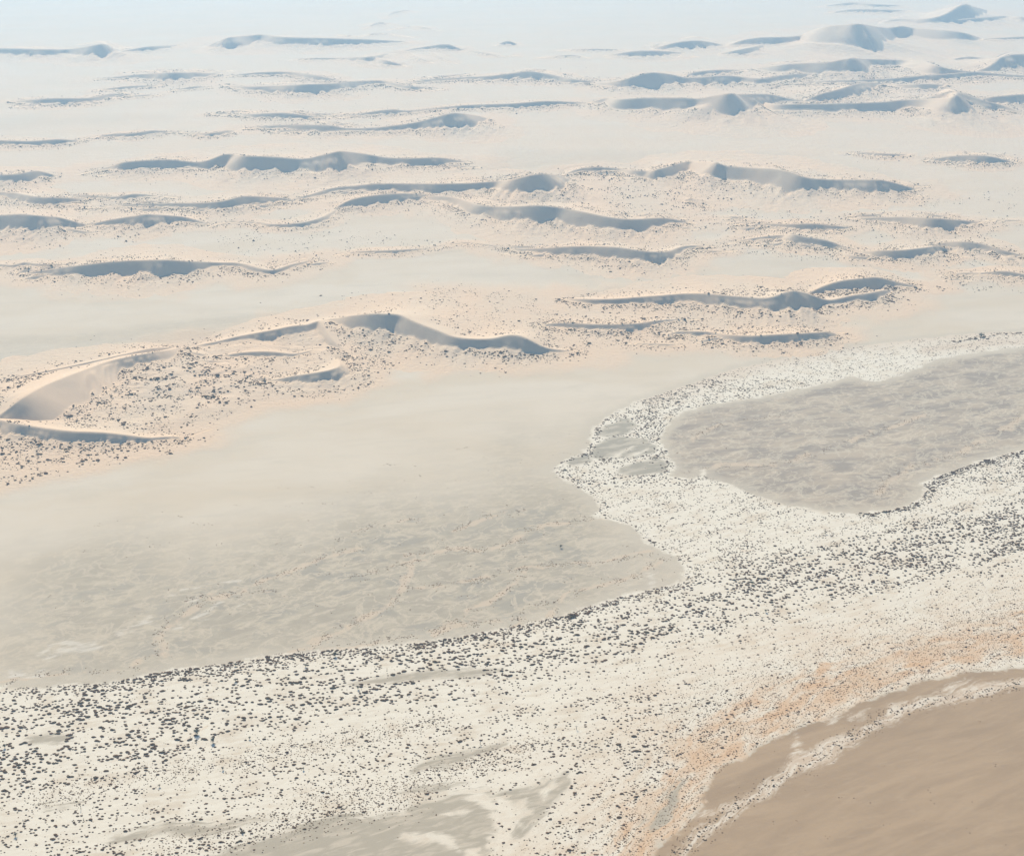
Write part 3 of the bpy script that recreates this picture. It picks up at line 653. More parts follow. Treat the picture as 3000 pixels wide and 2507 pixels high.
GUIDE_B = [(900,2100),(1180,1800),(1350,1640),(1500,1500),(1650,1420),(1800,1360),(2000,1290),(2400,1180)]
ORANGE_L = [(1230,1850),(1340,1740),(1390,1650),(1450,1560),(1530,1480),(1640,1440),(1760,1390),(1900,1350),(2050,1310),(2250,1260)]

GP = {}
def flow(P, guide):
    g = spline(G(guide), 60.0)
    r = Ridge.__new__(Ridge); r.c = np.column_stack([g, np.zeros(len(g))])
    d, b = r.near(P)
    i = np.clip(b.astype(int), 0, len(g) - 2); t = b - i
    arc = np.concatenate([[0], np.cumsum(np.hypot(*np.diff(g, axis=0).T))])
    dd = g[i + 1] - g[i]
    side = np.sign(dd[:, 0] * (P[:, 1] - g[i, 1]) - dd[:, 1] * (P[:, 0] - g[i, 0]))
    return arc[i] * (1 - t) + arc[i + 1] * t, d * side

def line_mask(P, lines, pad=300.0):
    out = np.zeros(len(P))
    for pts, w in lines:
        g = G(pts)
        lo = g.min(0) - pad; hi = g.max(0) + pad
        m = ((P > lo) & (P < hi)).all(1)
        if not m.any(): continue
        R = np.hypot(np.hypot(g[:, 0], g[:, 1]).mean(), H)
        wm = w * K / FPX * R * 1.3
        d, _, _ = seg_dist(P[m], g)
        out[m] = np.maximum(out[m], np.exp(-(d / wm) ** 2))
    return out

def union(P, polys, pad=400.0):
    o = np.full(len(P), -pad)
    for p in polys: o = np.maximum(o, sdf(P, G(p), pad))
    return o

def zones(P0):
    z = {}
    P = P0 + np.stack([fbm(P0[:, 0] / 70 + 3, P0[:, 1] / 70, 4), fbm(P0[:, 0] / 70 + 60, P0[:, 1] / 70 + 33, 4)], 1) * 16
    PL = P0 + np.stack([fbm(P0[:, 0] / 130 + 3, P0[:, 1] / 130, 5), fbm(P0[:, 0] / 130 + 60, P0[:, 1] / 130 + 33, 5)], 1) * 34
    z['white'] = sdf(P, G(WADI), 400.0); z['strip'] = union(P, [STRIP] + SPOTS_WHITE, 200) - 3.0
    z['sandy'] = line_mask(PL, [([(1330,808),(1430,775),(1560,742),(1700,712),(1850,694),(2000,684),(2200,672)], 34), ([(1900,715),(2050,700),(2200,690)], 18)])
    z['hot'] = 0.0
    isl = union(P, ISLES); hole = union(P, SILT_IN_ISLE)
    z['isl'] = np.minimum(isl, -hole)
    z['brown'] = sdf(P, G(BROWN_FLAT))
    pan = np.zeros(len(P)); dp = np.zeros(len(P))
    for k, (poly, soft, dk) in enumerate(PANS):
        q = sdf(P, G(poly), 1500.0)
        m = smooth(-soft * 0.25, soft, q + 0.8 * soft * fbm(P0[:, 0] / 500, P0[:, 1] / 900, 3)) * (1, 1, 0.36, 0.36, 0.22, 0.2, 0.18, 0.2, 0.15)[k]
        pan = np.maximum(pan, m); dp = np.maximum(dp, m * dk)
    z['pan'] = pan; z['dpan'] = dp
    bk = smooth(-0.35, 0.25, fbm(P0[:, 0] / 90 - 8, P0[:, 1] / 90 + 5, 4))
    z['salt'] = line_mask(PL, SALT) * bk; z['braid'] = line_mask(PL, BRAIDS) * (0.35 + 0.65 * bk)
    og = G(ORANGE_L)
    d, _, _ = seg_dist(P, og)
    z['orange'] = np.exp(-(d / 78.0) ** 2)
    z['speck'] = np.exp(-(d / 170.0) ** 2)
    z['hot'] = 0.75 * np.exp(-(d / 230.0) ** 2) * smooth(-0.5, 0.3, fbm(P0[:, 0] / 160, P0[:, 1] / 120, 4))
    z['fu'], z['fv'] = flow(P, GUIDE_A)
    z['gu'], z['gv'] = flow(P, GUIDE_B)
    e = G([(1000,1755),(1150,1600),(1300,1500),(1500,1400),(1700,1330),(2100,1200),(2300,1150),(2600,1900),(1000,1900)])
    z['mixg'] = smooth(-120, 120, sdf(P, e))
    return z

PINKP = [([(-80,790),(150,750),(350,712),(650,655),(820,642),(900,680),(790,735),(800,785),(700,822),(560,838),(460,878),(380,925),(250,950),(100,985),(-80,1025)], 60),
 ([(1180,345),(1400,340),(1560,385),(1480,430),(1300,470),(1040,410)], 120), ([(1050,648),(1250,640),(1500,660),(1760,672),(1700,706),(1500,720),(1250,722),(1100,705)], 70),
 ([(850,585),(1080,590),(1180,640),(1000,665),(880,640)], 120)]
def pink_mask(P):
    out = np.zeros(len(P))
    for poly, sf in PINKP:
        q = sdf(P, G(poly), 300.0) + 40 * fbm(P[:, 0] / 120, P[:, 1] / 160, 3)
        out = np.maximum(out, smooth(-sf, sf * 0.5, q))
    for du in dunes:
        for r in du.r:
            if r.hm < 4: continue
            reach = 9 * r.hm + 110
            lo = r.c[:, :2].min(0) - reach; hi = r.c[:, :2].max(0) + reach
            m = ((P > lo) & (P < hi)).all(1)
            if not m.any(): continue
            d, b = r.near(P[m])
            i = np.clip(b.astype(int), 0, len(r.c) - 1)
            h = 0.5 * r.c[i, 2] + 0.5 * r.hm
            nz = fbm(P[m][:, 0] / 140.0, P[m][:, 1] / 200.0, 3)
            out[m] = np.maximum(out[m], smooth(5.0 * h + 40, 2.6 * h + 10, d * (1 + 0.55 * nz)))
    return np.maximum(out, 0.55 * smooth(4200, 7500, P[:, 1]))

def build_ground():
    # rows close together near the lens and wider apart towards the horizon
    dep = np.linspace(math.atan(H / 1150.0), math.atan(H / 21000.0), 540)
    ys = H / np.tan(dep)
    ys = np.concatenate([[-6000, -2500, -500, 400, 900], ys, [24000, 28000, 34000, 42000, 55000]])
    t = np.linspace(-1, 1, 560)
    t = np.concatenate([[-3.5, -1.9, -1.3], t, [1.3, 1.9, 3.5]])
    hw = np.maximum(ys, 900) * 0.50 + 400
    X = t[None, :] * hw[:, None]
    X[:, 0] = -50000; X[:, -1] = 50000
    Y = np.repeat(ys[:, None], len(t), 1)
    P = np.stack([X.ravel(), Y.ravel()], 1)
    z = zones(P)
    z['pink'] = pink_mask(P)
    V = np.column_stack([P, relief(P)])
    me = mesh_from('ground', V, grid_faces(len(ys), len(t)), M_GROUND, z)
    return link('ground', me, kind='structure')

build_ground()

def build_dune(d):
    R = math.hypot((d.lo[1] + d.hi[1]) / 2, H)
    st = max(R / FPX * 1.28, 4.0)
    sy = st * 1.15
    nx = int((d.hi[0] - d.lo[0]) / st); ny = int((d.hi[1] - d.lo[1]) / sy)
    xs = np.linspace(d.lo[0], d.hi[0], nx); ys = np.linspace(d.lo[1], d.hi[1], ny)
    X, Y = np.meshgrid(xs, ys)
    P = np.stack([X.ravel(), Y.ravel()], 1)
    z = d.z(P)
    rz = relief(P, z - 0.7)
    veg = np.ones(len(P))
    for r in d.r:
        m = ((P > r.lo) & (P < r.hi)).all(1)
        zz, dd, fr, fa = r.height(P[m])
        v = np.where(fr > 0.5, smooth(0.5, -0.5, fa / max(r.hm * 0.1, 1)), smooth(0.6, 3.0, dd / (r.hm + 1)))
        dom = smooth(-2.0, 0.0, zz - z[m]) * smooth(0.5, 3.0, zz)
        veg[m] = np.minimum(veg[m], 1 - (1 - v) * dom)
    V = np.column_stack([P, z - 0.7 + rz])
    F = grid_faces(ny, nx)
    keep = ((z[F] > 0.35).any(1))
    F = F[keep]
    used = np.unique(F)
    mp = np.full(len(V), -1); mp[used] = np.arange(len(used))
    me = mesh_from('dune', V[used], mp[F], M_DUNE, {'veg': veg[used]})
    return link('sand_dune', me, kind='structure'), len(F)

ntri = 0
for d in dunes:
    o, n = build_dune(d); ntri += 2 * n
print('dune tris', ntri)

# ------------------------------------------------------------------ vegetation materials
def plant_material(name, a, b):
    t = NT(name)
    oi = t.n('ShaderNodeObjectInfo').outputs['Random']
    n = t.noise(t.pos(), scale=1 / 2.2, det=3, rough=0.7)
    n2 = t.noise(t.pos(), scale=1 / 40, det=3, rough=0.7)
    c = t.mix(t.ramp(t.math('ADD', t.math('MULTIPLY', n, 0.6), t.math('MULTIPLY', n2, 0.4)), 0.35, 0.65), a, b)
    c = t.mix(t.math('MULTIPLY', oi, 0.35), c, (0.10, 0.095, 0.055))
    t.put(t.b.inputs['Base Color'], c)
    return t.m
M_BUSH = plant_material('shrub_leaves', (0.070, 0.034, 0.018), (0.19, 0.095, 0.045))
M_TUFT = plant_material('dry_grass', (0.24, 0.105, 0.045), (0.42, 0.22, 0.10))
M_TREE = plant_material('acacia_leaves', (0.060, 0.062, 0.04), (0.10, 0.095, 0.06))
M_BARK = plant_material('bark', (0.07, 0.05, 0.035), (0.13, 0.10, 0.075))

def mound(nu, nv, seed, lobes=1):
    """lumpy low dome: rings of jittered points, as vertices and triangles"""
    r = np.random.default_rng(seed)
    Vs, Fs = [], []; off = 0
    for l in range(lobes):
        sx = r.uniform(0.7, 1.0) if l == 0 else r.uniform(0.35, 0.65)
        cx, cy = (0, 0) if l == 0 else (r.uniform(-1.0, 1.0), r.uniform(-0.6, 0.6))
        V = [(cx, cy, sx * r.uniform(0.5, 0.62))]
        for j in range(1, nv + 1):
            f = j / nv
            for i in range(nu):
                a = 2 * math.pi * (i + 0.5 * (j % 2)) / nu
                rr = sx * math.sin(f * math.pi / 2) ** 0.8 * r.uniform(0.8, 1.15)
                zz = sx * 0.58 * math.cos(f * math.pi / 2) ** 0.9 * r.uniform(0.75, 1.2) if j < nv else -0.12
                V.append((cx + rr * math.cos(a), cy + rr * math.sin(a), zz))
        F = []
        for i in range(nu): F.append((0, 1 + i, 1 + (i + 1) % nu))
        for j in range(1, nv):
            for i in range(nu):
                a = 1 + (j - 1) * nu + i; b = 1 + (j - 1) * nu + (i + 1) % nu; c = a + nu; d = b + nu
                F += [(a, c, b), (b, c, d)]
        Vs.append(np.array(V)); Fs.append(np.array(F) + off); off += len(V)
    return np.vstack(Vs), np.vstack(Fs)

def scatter(name, P, size, variants, mat, hz=1.0, minz=None):
    """many small plants joined in one object, each its own shape, turn and size"""
    Z, _ = terrain_z(P)
    allV, allF = [], []; off = 0
    vi = rng.integers(0, len(variants), len(P))
    for k, (V, F) in enumerate(variants):
        m = vi == k; n = m.sum()
        if not n: continue
        a = rng.random(n) * 2 * np.pi
        s = size[m]; c, q = np.cos(a) * s, np.sin(a) * s
        X = (V[None, :, 0] * c[:, None] - V[None, :, 1] * q[:, None]) * 1.22 + P[m, 0][:, None]
        Y = (V[None, :, 0] * q[:, None] + V[None, :, 1] * c[:, None]) * 0.8 + P[m, 1][:, None]
        W = V[None, :, 2] * (s * hz * rng.uniform(0.8, 1.25, n))[:, None] + Z[m][:, None]
        allV.append(np.stack([X.ravel(), Y.ravel(), W.ravel()], 1))
        allF.append((F[None] + (np.arange(n) * len(V))[:, None, None]).reshape(-1, 3) + off)
        off += n * len(V)
    me = mesh_from(name, np.vstack(allV), np.vstack(allF), mat, smooth_shade=False)
    return link(name, me, kind='stuff')

def sample_poly(poly, n):
    g = G(poly); lo, hi = g.min(0), g.max(0)
    Q = rng.uniform(lo, hi, (int(n), 2))
    return Q[sdf(Q, g, 5.0) > 0], (hi - lo).prod()

# ------------------------------------------------------------------ shrubs of the white riverbed
def wadi_points():
    g = G(WADI)
    area = (g.max(0) - g.min(0)).prod()
    lo, hi = g.min(0), g.max(0)
    lo[1] = max(lo[1], 1500.0); lo[0] = max(lo[0], -1500.0); hi[0] = min(hi[0], 2700)
    N = int((hi - lo).prod() / 34.0)
    Q = rng.uniform(lo, hi, (N, 2))
    Q = Q[(np.abs(Q[:, 0]) < Q[:, 1] * 0.52 + 100)]
    w = sdf(Q, g); Q = Q[w > 4]; w = w[w > 4]
    isl = union(Q, ISLES, 60); hole = union(Q, SILT_IN_ISLE, 60)
    k = isl < 2
    return Q[k], w[k]

Q, wq = wadi_points()
fu, fv = flow(Q, GUIDE_A)
gu, gv = flow(Q, GUIDE_B)
eb = smooth(-120, 120, sdf(Q, G([(1000,1755),(1150,1600),(1300,1500),(1500,1400),(1700,1330),(2100,1200),(2300,1150),(2600,1900),(1000,1900)])))
st = fbm(fu / 170.0, fv / 24.0, 3) * (1 - eb) + fbm(gu / 110.0, gv / 26.0, 4) * eb
cl = fbm(Q[:, 0] / 38.0, Q[:, 1] / 38.0, 3)
UP = G([(-80,1430),(240,1399),(350,1378),(500,1358),(620,1341),(760,1331),(900,1316),(1040,1291),(1140,1268),(1230,1242),(1300,1220),(1400,1196),(1430,1170)])
UP2 = G([(1770,1056),(1850,1045),(1893,1024),(1905,1000),(1950,972),(2060,936),(2250,895)])
UP3 = G([(1400,1190),(1390,1150),(1320,1108),(1260,1080),(1225,1050),(1215,1020),(1130,965),(1200,930),(1222,880)])
UP4 = G([(1350,810),(1330,850),(1345,900),(1372,935),(1380,975)])
du1 = seg_dist(Q, UP)[0]; du2 = seg_dist(Q, UP2)[0]; du3 = seg_dist(Q, UP3)[0]; du4 = seg_dist(Q, UP4)[0]
DENSE = G([(-80,1440),(500,1370),(1000,1310),(1400,1215),(1500,1150),(1700,1120),(2250,980),(2250,1120),(1700,1230),(1200,1370),(800,1450),(500,1500),(250,1590),(-80,1640)])
dn = smooth(-60, 60, sdf(Q, DENSE))
LOWL = G([(-80,1650),(200,1640),(700,1500),(1100,1440),(1400,1400),(1600,1440),(1400,1560),(1300,1700),(1250,1850),(1100,1850),(1150,1600),(900,1600),(500,1710),(400,1850),(-80,1850)])
lw = smooth(-40, 60, sdf(Q, LOWL))
NORTH = (Q[:, 1] > 2950)
fan = smooth(-60, 60, sdf(Q, G([(1150,985),(1440,960),(1700,1040),(1900,1010),(2100,915),(2250,880),(2250,1120),(1700,1190),(1450,1190),(1300,1100),(1200,1030)])))
dens = 0.20 + 0.50 * dn + 0.30 * lw + 0.34 * fan
dens = dens * (0.30 + 1.5 * smooth(-0.25, 0.30, st)) * (0.75 + 0.5 * smooth(-0.25, 0.3, cl))
dens = dens + 1.9 * np.exp(-(du1 / 17) ** 2) + 2.6 * np.exp(-(du2 / 15) ** 2) + 0.5 * np.exp(-(du3 / 22) ** 2) + 0.9 * np.exp(-(du4 / 28) ** 2)
dens = np.where(NORTH, dens * 0.7 + np.where(Q[:, 1] > 3700, 0.26, 0.50) * (0.4 + 1.4 * smooth(-0.2, 0.3, cl)), dens)
pick = rng.random(len(Q)) < dens * 0.62
B = Q[pick]; bst = st[pick]; bdn = dn[pick]; blw = lw[pick]; bdu = np.minimum(du1, du2)[pick]
size = rng.lognormal(0.0, 0.27, len(B)) * (1.65 + 1.3 * bdn + 0.4 * blw)
size = np.clip(size, 1.0, 4.8)
size *= np.where(B[:, 1] > 2950, 1.25, 1.0) * np.where(B[:, 1] > 3700, 0.8, 1.0)
print('riverbed shrubs', len(B))
# thin out those that would overlap too far
order = np.argsort(-size)
cell = {}
keep = np.zeros(len(B), bool)
for i in order:
    cx, cy = int(B[i, 0] // 7), int(B[i, 1] // 7)
    ok = True
    for ax in (cx - 1, cx, cx + 1):
        for ay in (cy - 1, cy, cy + 1):
            for j in cell.get((ax, ay), ()):
                if (B[i, 0] - B[j, 0]) ** 2 + (B[i, 1] - B[j, 1]) ** 2 < (0.78 * (size[i] + size[j])) ** 2:
                    ok = False; break
            if not ok: break
        if not ok: break
    if ok:
        keep[i] = True; cell.setdefault((cx, cy), []).append(i)
B = B[keep]; size = size[keep]
print('kept', len(B)); open('/tmp/counts.txt', 'w').write(f'bushes {len(B)} dunetris {ntri}')

def vcoord(P, z=0.0):
    """where a point of the plain stands in the photograph (2100 wide)"""
    c, s_ = math.cos(PITCH), math.sin(PITCH)
    dz = z - H
    f = P[:, 1] * c - dz * s_; u = P[:, 1] * s_ + dz * c
    return (P[:, 0] / f * FPX + 512) / K, (427.5 - u / f * FPX) / K

# the thicket that lines the upper edge of the riverbed
def line_shrubs(poly, every, spread, sz):
    g = spline(G(poly), 3.0); L = np.hypot(*np.diff(g, axis=0).T).sum(); n = int(L / every)
    q = g[rng.integers(0, len(g), n)] + rng.normal(0, spread, (n, 2))
    k = (sdf(q, G(WADI)) > 1) & (fbm(q[:, 0] / 60, q[:, 1] / 60, 3) > -0.22)
    return q[k], rng.lognormal(0, 0.33, int(k.sum())) * sz
for poly, ev, sp_, sz in (([(240,1401),(350,1380),(500,1360),(620,1343),(760,1333),(900,1318),(1040,1293),(1140,1270),(1230,1244),(1300,1222),(1400,1198)], 1.9, 9, 2.5),
    ([(1770,1054),(1850,1043),(1890,1026),(1903,1002),(1950,970),(2010,949),(2060,934),(2250,893)], 1.5, 9, 2.7), ([(1950,700),(2050,686),(2150,678)], 3.5, 9, 3.4),
    ([(1130,963),(1165,987),(1200,1007),(1226,1030),(1225,1056),(1262,1068),(1300,1080),(1325,1105),(1390,1140),(1406,1175)], 4.0, 12, 2.3),
    ([(1480,770),(1400,800),(1340,850),(1330,880),(1350,910),(1370,940),(1380,970)], 2.6, 24, 2.5), ([(440,1752),(500,1726),(560,1704),(640,1680),(700,1668),(800,1650),(900,1628)], 3.4, 9, 1.9), ([(1210,930),(1216,900),(1228,872),(1250,852)], 4.0, 7, 2.3), ([(1150,948),(1200,930),(1260,945),(1340,935)], 4.0, 8, 2.3)):
    q, z_ = line_shrubs(poly, ev, sp_, sz)
    B = np.vstack([B, q]); size = np.concatenate([size, z_])
vx, vy = vcoord(B)
inframe = (vx > 5) & (vx < 2095) & (vy > 640) & (vy < 1748)
app = size / np.hypot(B[:, 0], np.hypot(B[:, 1], H)) * inframe
big = np.argsort(-app)[:300]
rest = np.ones(len(B), bool); rest[big] = False
coarse = [mound(6, 2, 100 + k, 1 + (k % 3 == 0)) for k in range(9)]
mid = [mound(6, 3, 130 + k, 1 + k % 2) for k in range(8)]
near = rest & (B[:, 1] < 2300)
scatter('riverbed_shrubs', B[near], size[near], mid, M_BUSH, 0.85)
scatter('far_riverbed_shrubs', B[rest & ~near], size[rest & ~near], coarse, M_BUSH, 0.85)

shrub_meshes = []
for k in range(10):
    V, F = mound(11, 5, 500 + k, 2 + k % 3)
    # loose leaf faces over the dome
    r = np.random.default_rng(900 + k)
    LV, LF = [], []
    for q in range(70):
        c = V[r.integers(0, len(V))] * r.uniform(0.95, 1.1)
        if c[2] < 0.02: c[2] = 0.05
        e = r.normal(0, 0.09, (3, 3)); LV.append(c + e); LF.append([len(V) + 3 * q, len(V) + 3 * q + 1, len(V) + 3 * q + 2])
    V = np.vstack([V] + LV); F = np.vstack([F, np.array(LF)])
    shrub_meshes.append(mesh_from('desert_shrub', V, F, M_BUSH, smooth_shade=False))
REG = [  # x range, y range of the photograph, where it is
 ((0, 330), (1330, 1470), 'between the pan edge and the grey oval patch, far left'),
 ((0, 190), (1470, 1570), 'close round the grey oval patch at the left edge'),
 ((190, 360), (1470, 1570), 'in the rows running right from the grey oval patch'),
 ((0, 360), (1570, 1660), 'on open pale silt below the grey oval patch'),
 ((0, 360), (1660, 1760), 'near the lower left corner'),
 ((330, 560), (1330, 1450), 'under the dark shrub line, left of centre'),
 ((360, 480), (1450, 1570), 'among the wavy rows round the tallest spreading acacia'),
 ((480, 700), (1450, 1570), 'in the wavy rows right of the tallest spreading acacia'),
 ((360, 760), (1570, 1760), 'along the tan strip near the bottom, left of centre'),
 ((560, 800), (1300, 1450), 'below the shrub line under the middle of the grey pan'),
 ((700, 1000), (1430, 1570), 'round the tan lens of bare clay at lower centre'),
 ((800, 1000), (1250, 1430), 'below the shrub line under the right half of the grey pan'),
 ((1000, 1200), (1200, 1430), 'below the right corner of the grey pan'),
 ((1200, 1400), (1180, 1430), 'just below the neck of the white fan'),
 ((1100, 1400), (950, 1180), 'at the left edge of the white fan'),
 ((1400, 1600), (1050, 1430), 'right of the neck of the fan, by the leaning acacia'),
 ((1600, 1850), (1000, 1430), 'below the lowest corner of the eastern pan'),
 ((1850, 2100), (880, 1430), 'below the shrub belt at the right edge'),
 ((760, 1250), (1570, 1760), 'near the white patches at the bottom centre'),
 ((1000, 1450), (1430, 1570), 'in the speckled scrub round the forked dead tree'),
 ((1250, 1500), (1570, 1760), 'in the rusty scrub left of the brown plain'),
 ((1450, 2100), (1430, 1570), 'on the rusty belt above the brown plain'),
]
def region_of(x, y):
    for (a, b), (c, d), w in REG:
        if a <= x < b and c <= y < d: return w
    return 'on the far northern arm of the riverbed' if y < 950 else 'on the open white riverbed'
TREE_NEAR = [(404,1504,'the tallest spreading acacia'),(437,1521,'the narrow olive acacia'),(10,1532,'the slim acacia at the left edge'),(327,1612,'the pale twiggy acacia on bare silt'),
 (166,1657,'the curved bare trunk'),(48,1686,'the crooked dead tree'),(32,1713,'the thick trunked small acacia'),(497,1706,'the faint acacia over the tan strip'),(457,1577,'the slim acacia below the wavy rows'),
 (1542,1197,'the dark leaning acacia'),(1693,1094,'the pale green acacia under the pan corner'),(2050,982,'the broad acacia in the shrub belt'),(1182,1494,'the forked bare dead tree'),(985,1526,'the dead tree by the tan lens')]
special = {}
bigset = set(int(i) for i in big)
for tx, ty, nm in TREE_NEAR:
    for side, cond in (('left', (vx < tx - 3) & (np.abs(vy - ty) < np.abs(vx - tx))), ('right', (vx > tx + 3) & (np.abs(vy - ty) < np.abs(vx - tx)))):
        dd = np.where(cond & (size > 2.2), np.hypot(vx - tx, vy - ty), 1e9)
        i = int(dd.argmin())
        if dd[i] < 45 and i in bigset and i not in special:
            special[i] = 'dark mounded shrub standing nearest on the ' + side + ' of ' + nm
done = {}
for i in big:
    w = region_of(vx[i], vy[i]); done.setdefault(w, []).append(int(i))
for w, L in done.items():
    if len(L) == 1: special.setdefault(L[0], 'single large dark shrub ' + w)
    else: special.setdefault(max(L, key=lambda k: size[k]), 'largest dark shrub ' + w)
Zb, _ = terrain_z(B[big])
for n, i in enumerate(big):
    o = link('desert_shrub', shrub_meshes[n % 10])
    o.location = (B[i, 0], B[i, 1], Zb[n])
    o.rotation_euler = (0, 0, random.choice((0, math.pi)) + random.uniform(-0.45, 0.55))
    s_ = size[i]
    o.scale = (s_ * random.uniform(1.1, 1.35), s_ * random.uniform(0.65, 0.85), s_ * random.uniform(0.7, 0.95))
    w = region_of(vx[i], vy[i])
    o['label'] = special.get(int(i), 'dark mounded shrub ' + w)
    o['group'] = 'large shrubs ' + w; o['category'] = 'bush'

# small tufts between the shrubs, rusty along the orange belt
m = rng.random(len(Q)) < 0.10 + 0.08 * smooth(-0.1, 0.3, cl)
od = seg_dist(Q, G(ORANGE_L))[0]
extra = rng.random(len(Q)) < 0.75 * np.exp(-(od / 150) ** 2)
T = Q[m | extra] + rng.normal(0, 3, (int((m | extra).sum()), 2))
vxt, vyt = vcoord(T)
tuft = [mound(5, 1, 300 + k, 1) for k in range(6)]
tuft = [(V * np.array([1, 1, 1.2]), F) for V, F in tuft]
ts = rng.uniform(0.7, 1.7, len(T))
dk = rng.random(len(T)) < 0.42
rq = rng.uniform([150, 1480], [2300, 3000], (150000, 2))
rd = seg_dist(rq, G(ORANGE_L))[0]; rn = fbm(rq[:, 0] / 45, rq[:, 1] / 45, 4)
rk = (rng.random(len(rq)) < np.exp(-(rd / 120) ** 2) * (0.3 + 0.9 * smooth(-0.2, 0.25, rn))); rq = rq[rk]
rq = rq[sdf(rq, G(WADI), 5.0) > 0]
scatter('dry_grass_tufts', np.vstack([T[~dk], rq]), np.concatenate([ts[~dk], rng.uniform(0.8, 1.8, len(rq))]), tuft, M_TUFT)
scatter('small_dark_tufts', T[dk], ts[dk] * 1.0, tuft, M_BUSH)
print('tufts', len(T))

# tufts on the braids of the pan and on the strip
BR = []
for pts, w in BRAIDS:
    g = spline(G(pts), 20.0)
    L = np.hypot(*np.diff(g, axis=0).T).sum()
    n = int(L * 0.9)
    i = rng.integers(0, len(g), n)
    R = np.hypot(np.hypot(g[:, 0], g[:, 1]).mean(), H); wm = w * K / FPX * R * 0.75
    q = g[i] + rng.normal(0, wm, (n, 2)) + rng.normal(0, 4, (n, 2))
    nn = fbm(q[:, 0] / 35.0, q[:, 1] / 35.0, 3)
    BR.append(q[nn > -0.02])
sp = rng.uniform(G([(0, 1500)])[0] * 0 + np.array([-1100, 2300]), np.array([1300, 3900]), (36000, 2))
zz = sdf(sp, G(PANS[0][0])); nn = fbm(sp[:, 0] / 50, sp[:, 1] / 34, 4)
BR.append(sp[(zz > 30) & (nn > 0.34)])
for pp, nn_ in (([(300,1735),(450,1715),(560,1695),(700,1668),(850,1640)], 900), ([(600,1640),(800,1615),(1000,1560),(1100,1520)], 1100), ([(60,1640),(250,1600),(600,1540),(900,1480)], 1500)):
    g = spline(G(pp), 10); i = rng.integers(0, len(g), nn_); BR.append(g[i] + rng.normal(0, 22, (nn_, 2)))
g = spline(G([(2100,1400),(2017,1420),(1900,1440),(1817,1464),(1783,1494),(1733,1517),(1683,1547),(1633,1578),(1583,1605),(1533,1637),(1500,1660),(1467,1686),(1400,1737),(1340,1800)]), 10)
i = rng.integers(0, len(g), 700); BR.append(g[i] + rng.normal(0, 11, (700, 2)))
bq = rng.uniform([300, 1500], [1500, 2600], (9000, 2)); nn = fbm(bq[:, 0] / 40, bq[:, 1] / 30, 4); zz = sdf(bq, G(BROWN_FLAT))
BR.append(bq[(zz > 10) & (nn > 0.36)])
BR = np.vstack(BR)
scatter('pan_grass_tufts', BR, rng.uniform(1.0, 2.1, len(BR)), tuft, M_TUFT)
i = rng.integers(0, len(g), 260)
SB = g[i] + rng.normal(0, 7, (260, 2))
scatter('stream_shrubs', SB, rng.uniform(0.9, 2.2, 260), mid, M_BUSH)

# ------------------------------------------------------------------ shrubs of the dunes
DP, DS = [], []
for du in dunes:
    for r in du.r:
        if r.hm < 5: continue
        L = r.arc[-1]
        Rr = math.hypot(r.c[:, 1].mean(), H)
        if Rr > 10500: continue
        n = int(L * 1.1 * min(1.0, 8000 / Rr) * min(r.hm, 40) / 30) + 20
        i = rng.integers(0, len(r.c), n)
        h = r.c[i, 2]
        off = np.where(rng.random(n) < 0.72, 0.9 * h + rng.exponential(0.9, n) * h + rng.exponential(12, n), -(1.2 * h + rng.exponential(1.4, n) * h + rng.exponential(25, n)))
        q = r.c[i, :2] + r.nrm[i] * off[:, None] + rng.normal(0, 8, (n, 2))
        nn = fbm(q[:, 0] / 70, q[:, 1] / 70, 3)
        q = q[nn > -0.18]
        DP.append(q); DS.append(rng.lognormal(0, 0.42, len(q)) * 1.9)
def bush_area(poly, dens, sz, thr=-0.1, sc=60):
    g = G(poly); A = (g.max(0) - g.min(0)).prod()
    q, _ = sample_poly(poly, A * dens * 2.5)
    nn = fbm(q[:, 0] / sc, q[:, 1] / sc, 3)
    e = sdf(q, g, 500); q = q[(nn > thr) & (rng.random(len(q)) < smooth(0, 60, e) + 0.15)]
    DP.append(q); DS.append(rng.lognormal(0, 0.5, len(q)) * sz * 0.8)
bush_area([(60,870),(120,830),(200,770),(320,730),(470,745),(600,760),(720,760),(760,790),(700,810),(560,815),(440,870),(300,890),(150,882)], 0.0035, 2.0)
bush_area([(300,745),(480,750),(560,800),(450,850),(250,830),(220,780)], 0.0028, 3.0, 0.0)
bush_area([(-60,900),(120,905),(300,915),(400,905),(440,880),(460,880),(380,930),(250,950),(120,975),(0,1010),(-60,1020)], 0.0050, 2.2, -0.05, 40)
bush_area([(-60,775),(120,765),(210,745),(150,768),(60,815),(0,845),(-60,860)], 0.0040, 1.9)
bush_area([(700,700),(760,700),(840,740),(760,800),(700,820),(560,830),(640,800),(720,780)], 0.0050, 1.7)
bush_area([(820,590),(900,570),(1100,600),(1160,640),(1300,650),(1420,645),(1350,700),(1120,690),(950,665),(860,640)], 0.0016, 1.7, -0.05, 110)
bush_area([(640,600),(800,590),(900,640),(760,640)], 0.0006, 1.8)
bush_area([(1050,650),(1200,650),(1450,650),(1600,665),(1760,670),(1700,700),(1500,715),(1250,720),(1100,700)], 0.0032, 1.9)
bush_area([(1180,350),(1400,345),(1560,390),(1480,425),(1400,440),(1150,420),(1050,400)], 0.00125, 3.0, -0.05, 120)
bush_area([(1460,420),(1700,430),(2100,460),(2100,490),(1750,490),(1500,475),(1300,470)], 0.0010, 2.6, -0.05, 120)
bush_area([(1500,490),(1650,500),(1760,525),(1900,530),(2100,530),(2100,550),(1700,540),(1500,520)], 0.0016, 2.4)
bush_area([(1460,585),(1660,585),(1690,615),(1600,640),(1400,640)], 0.0022, 2.2)
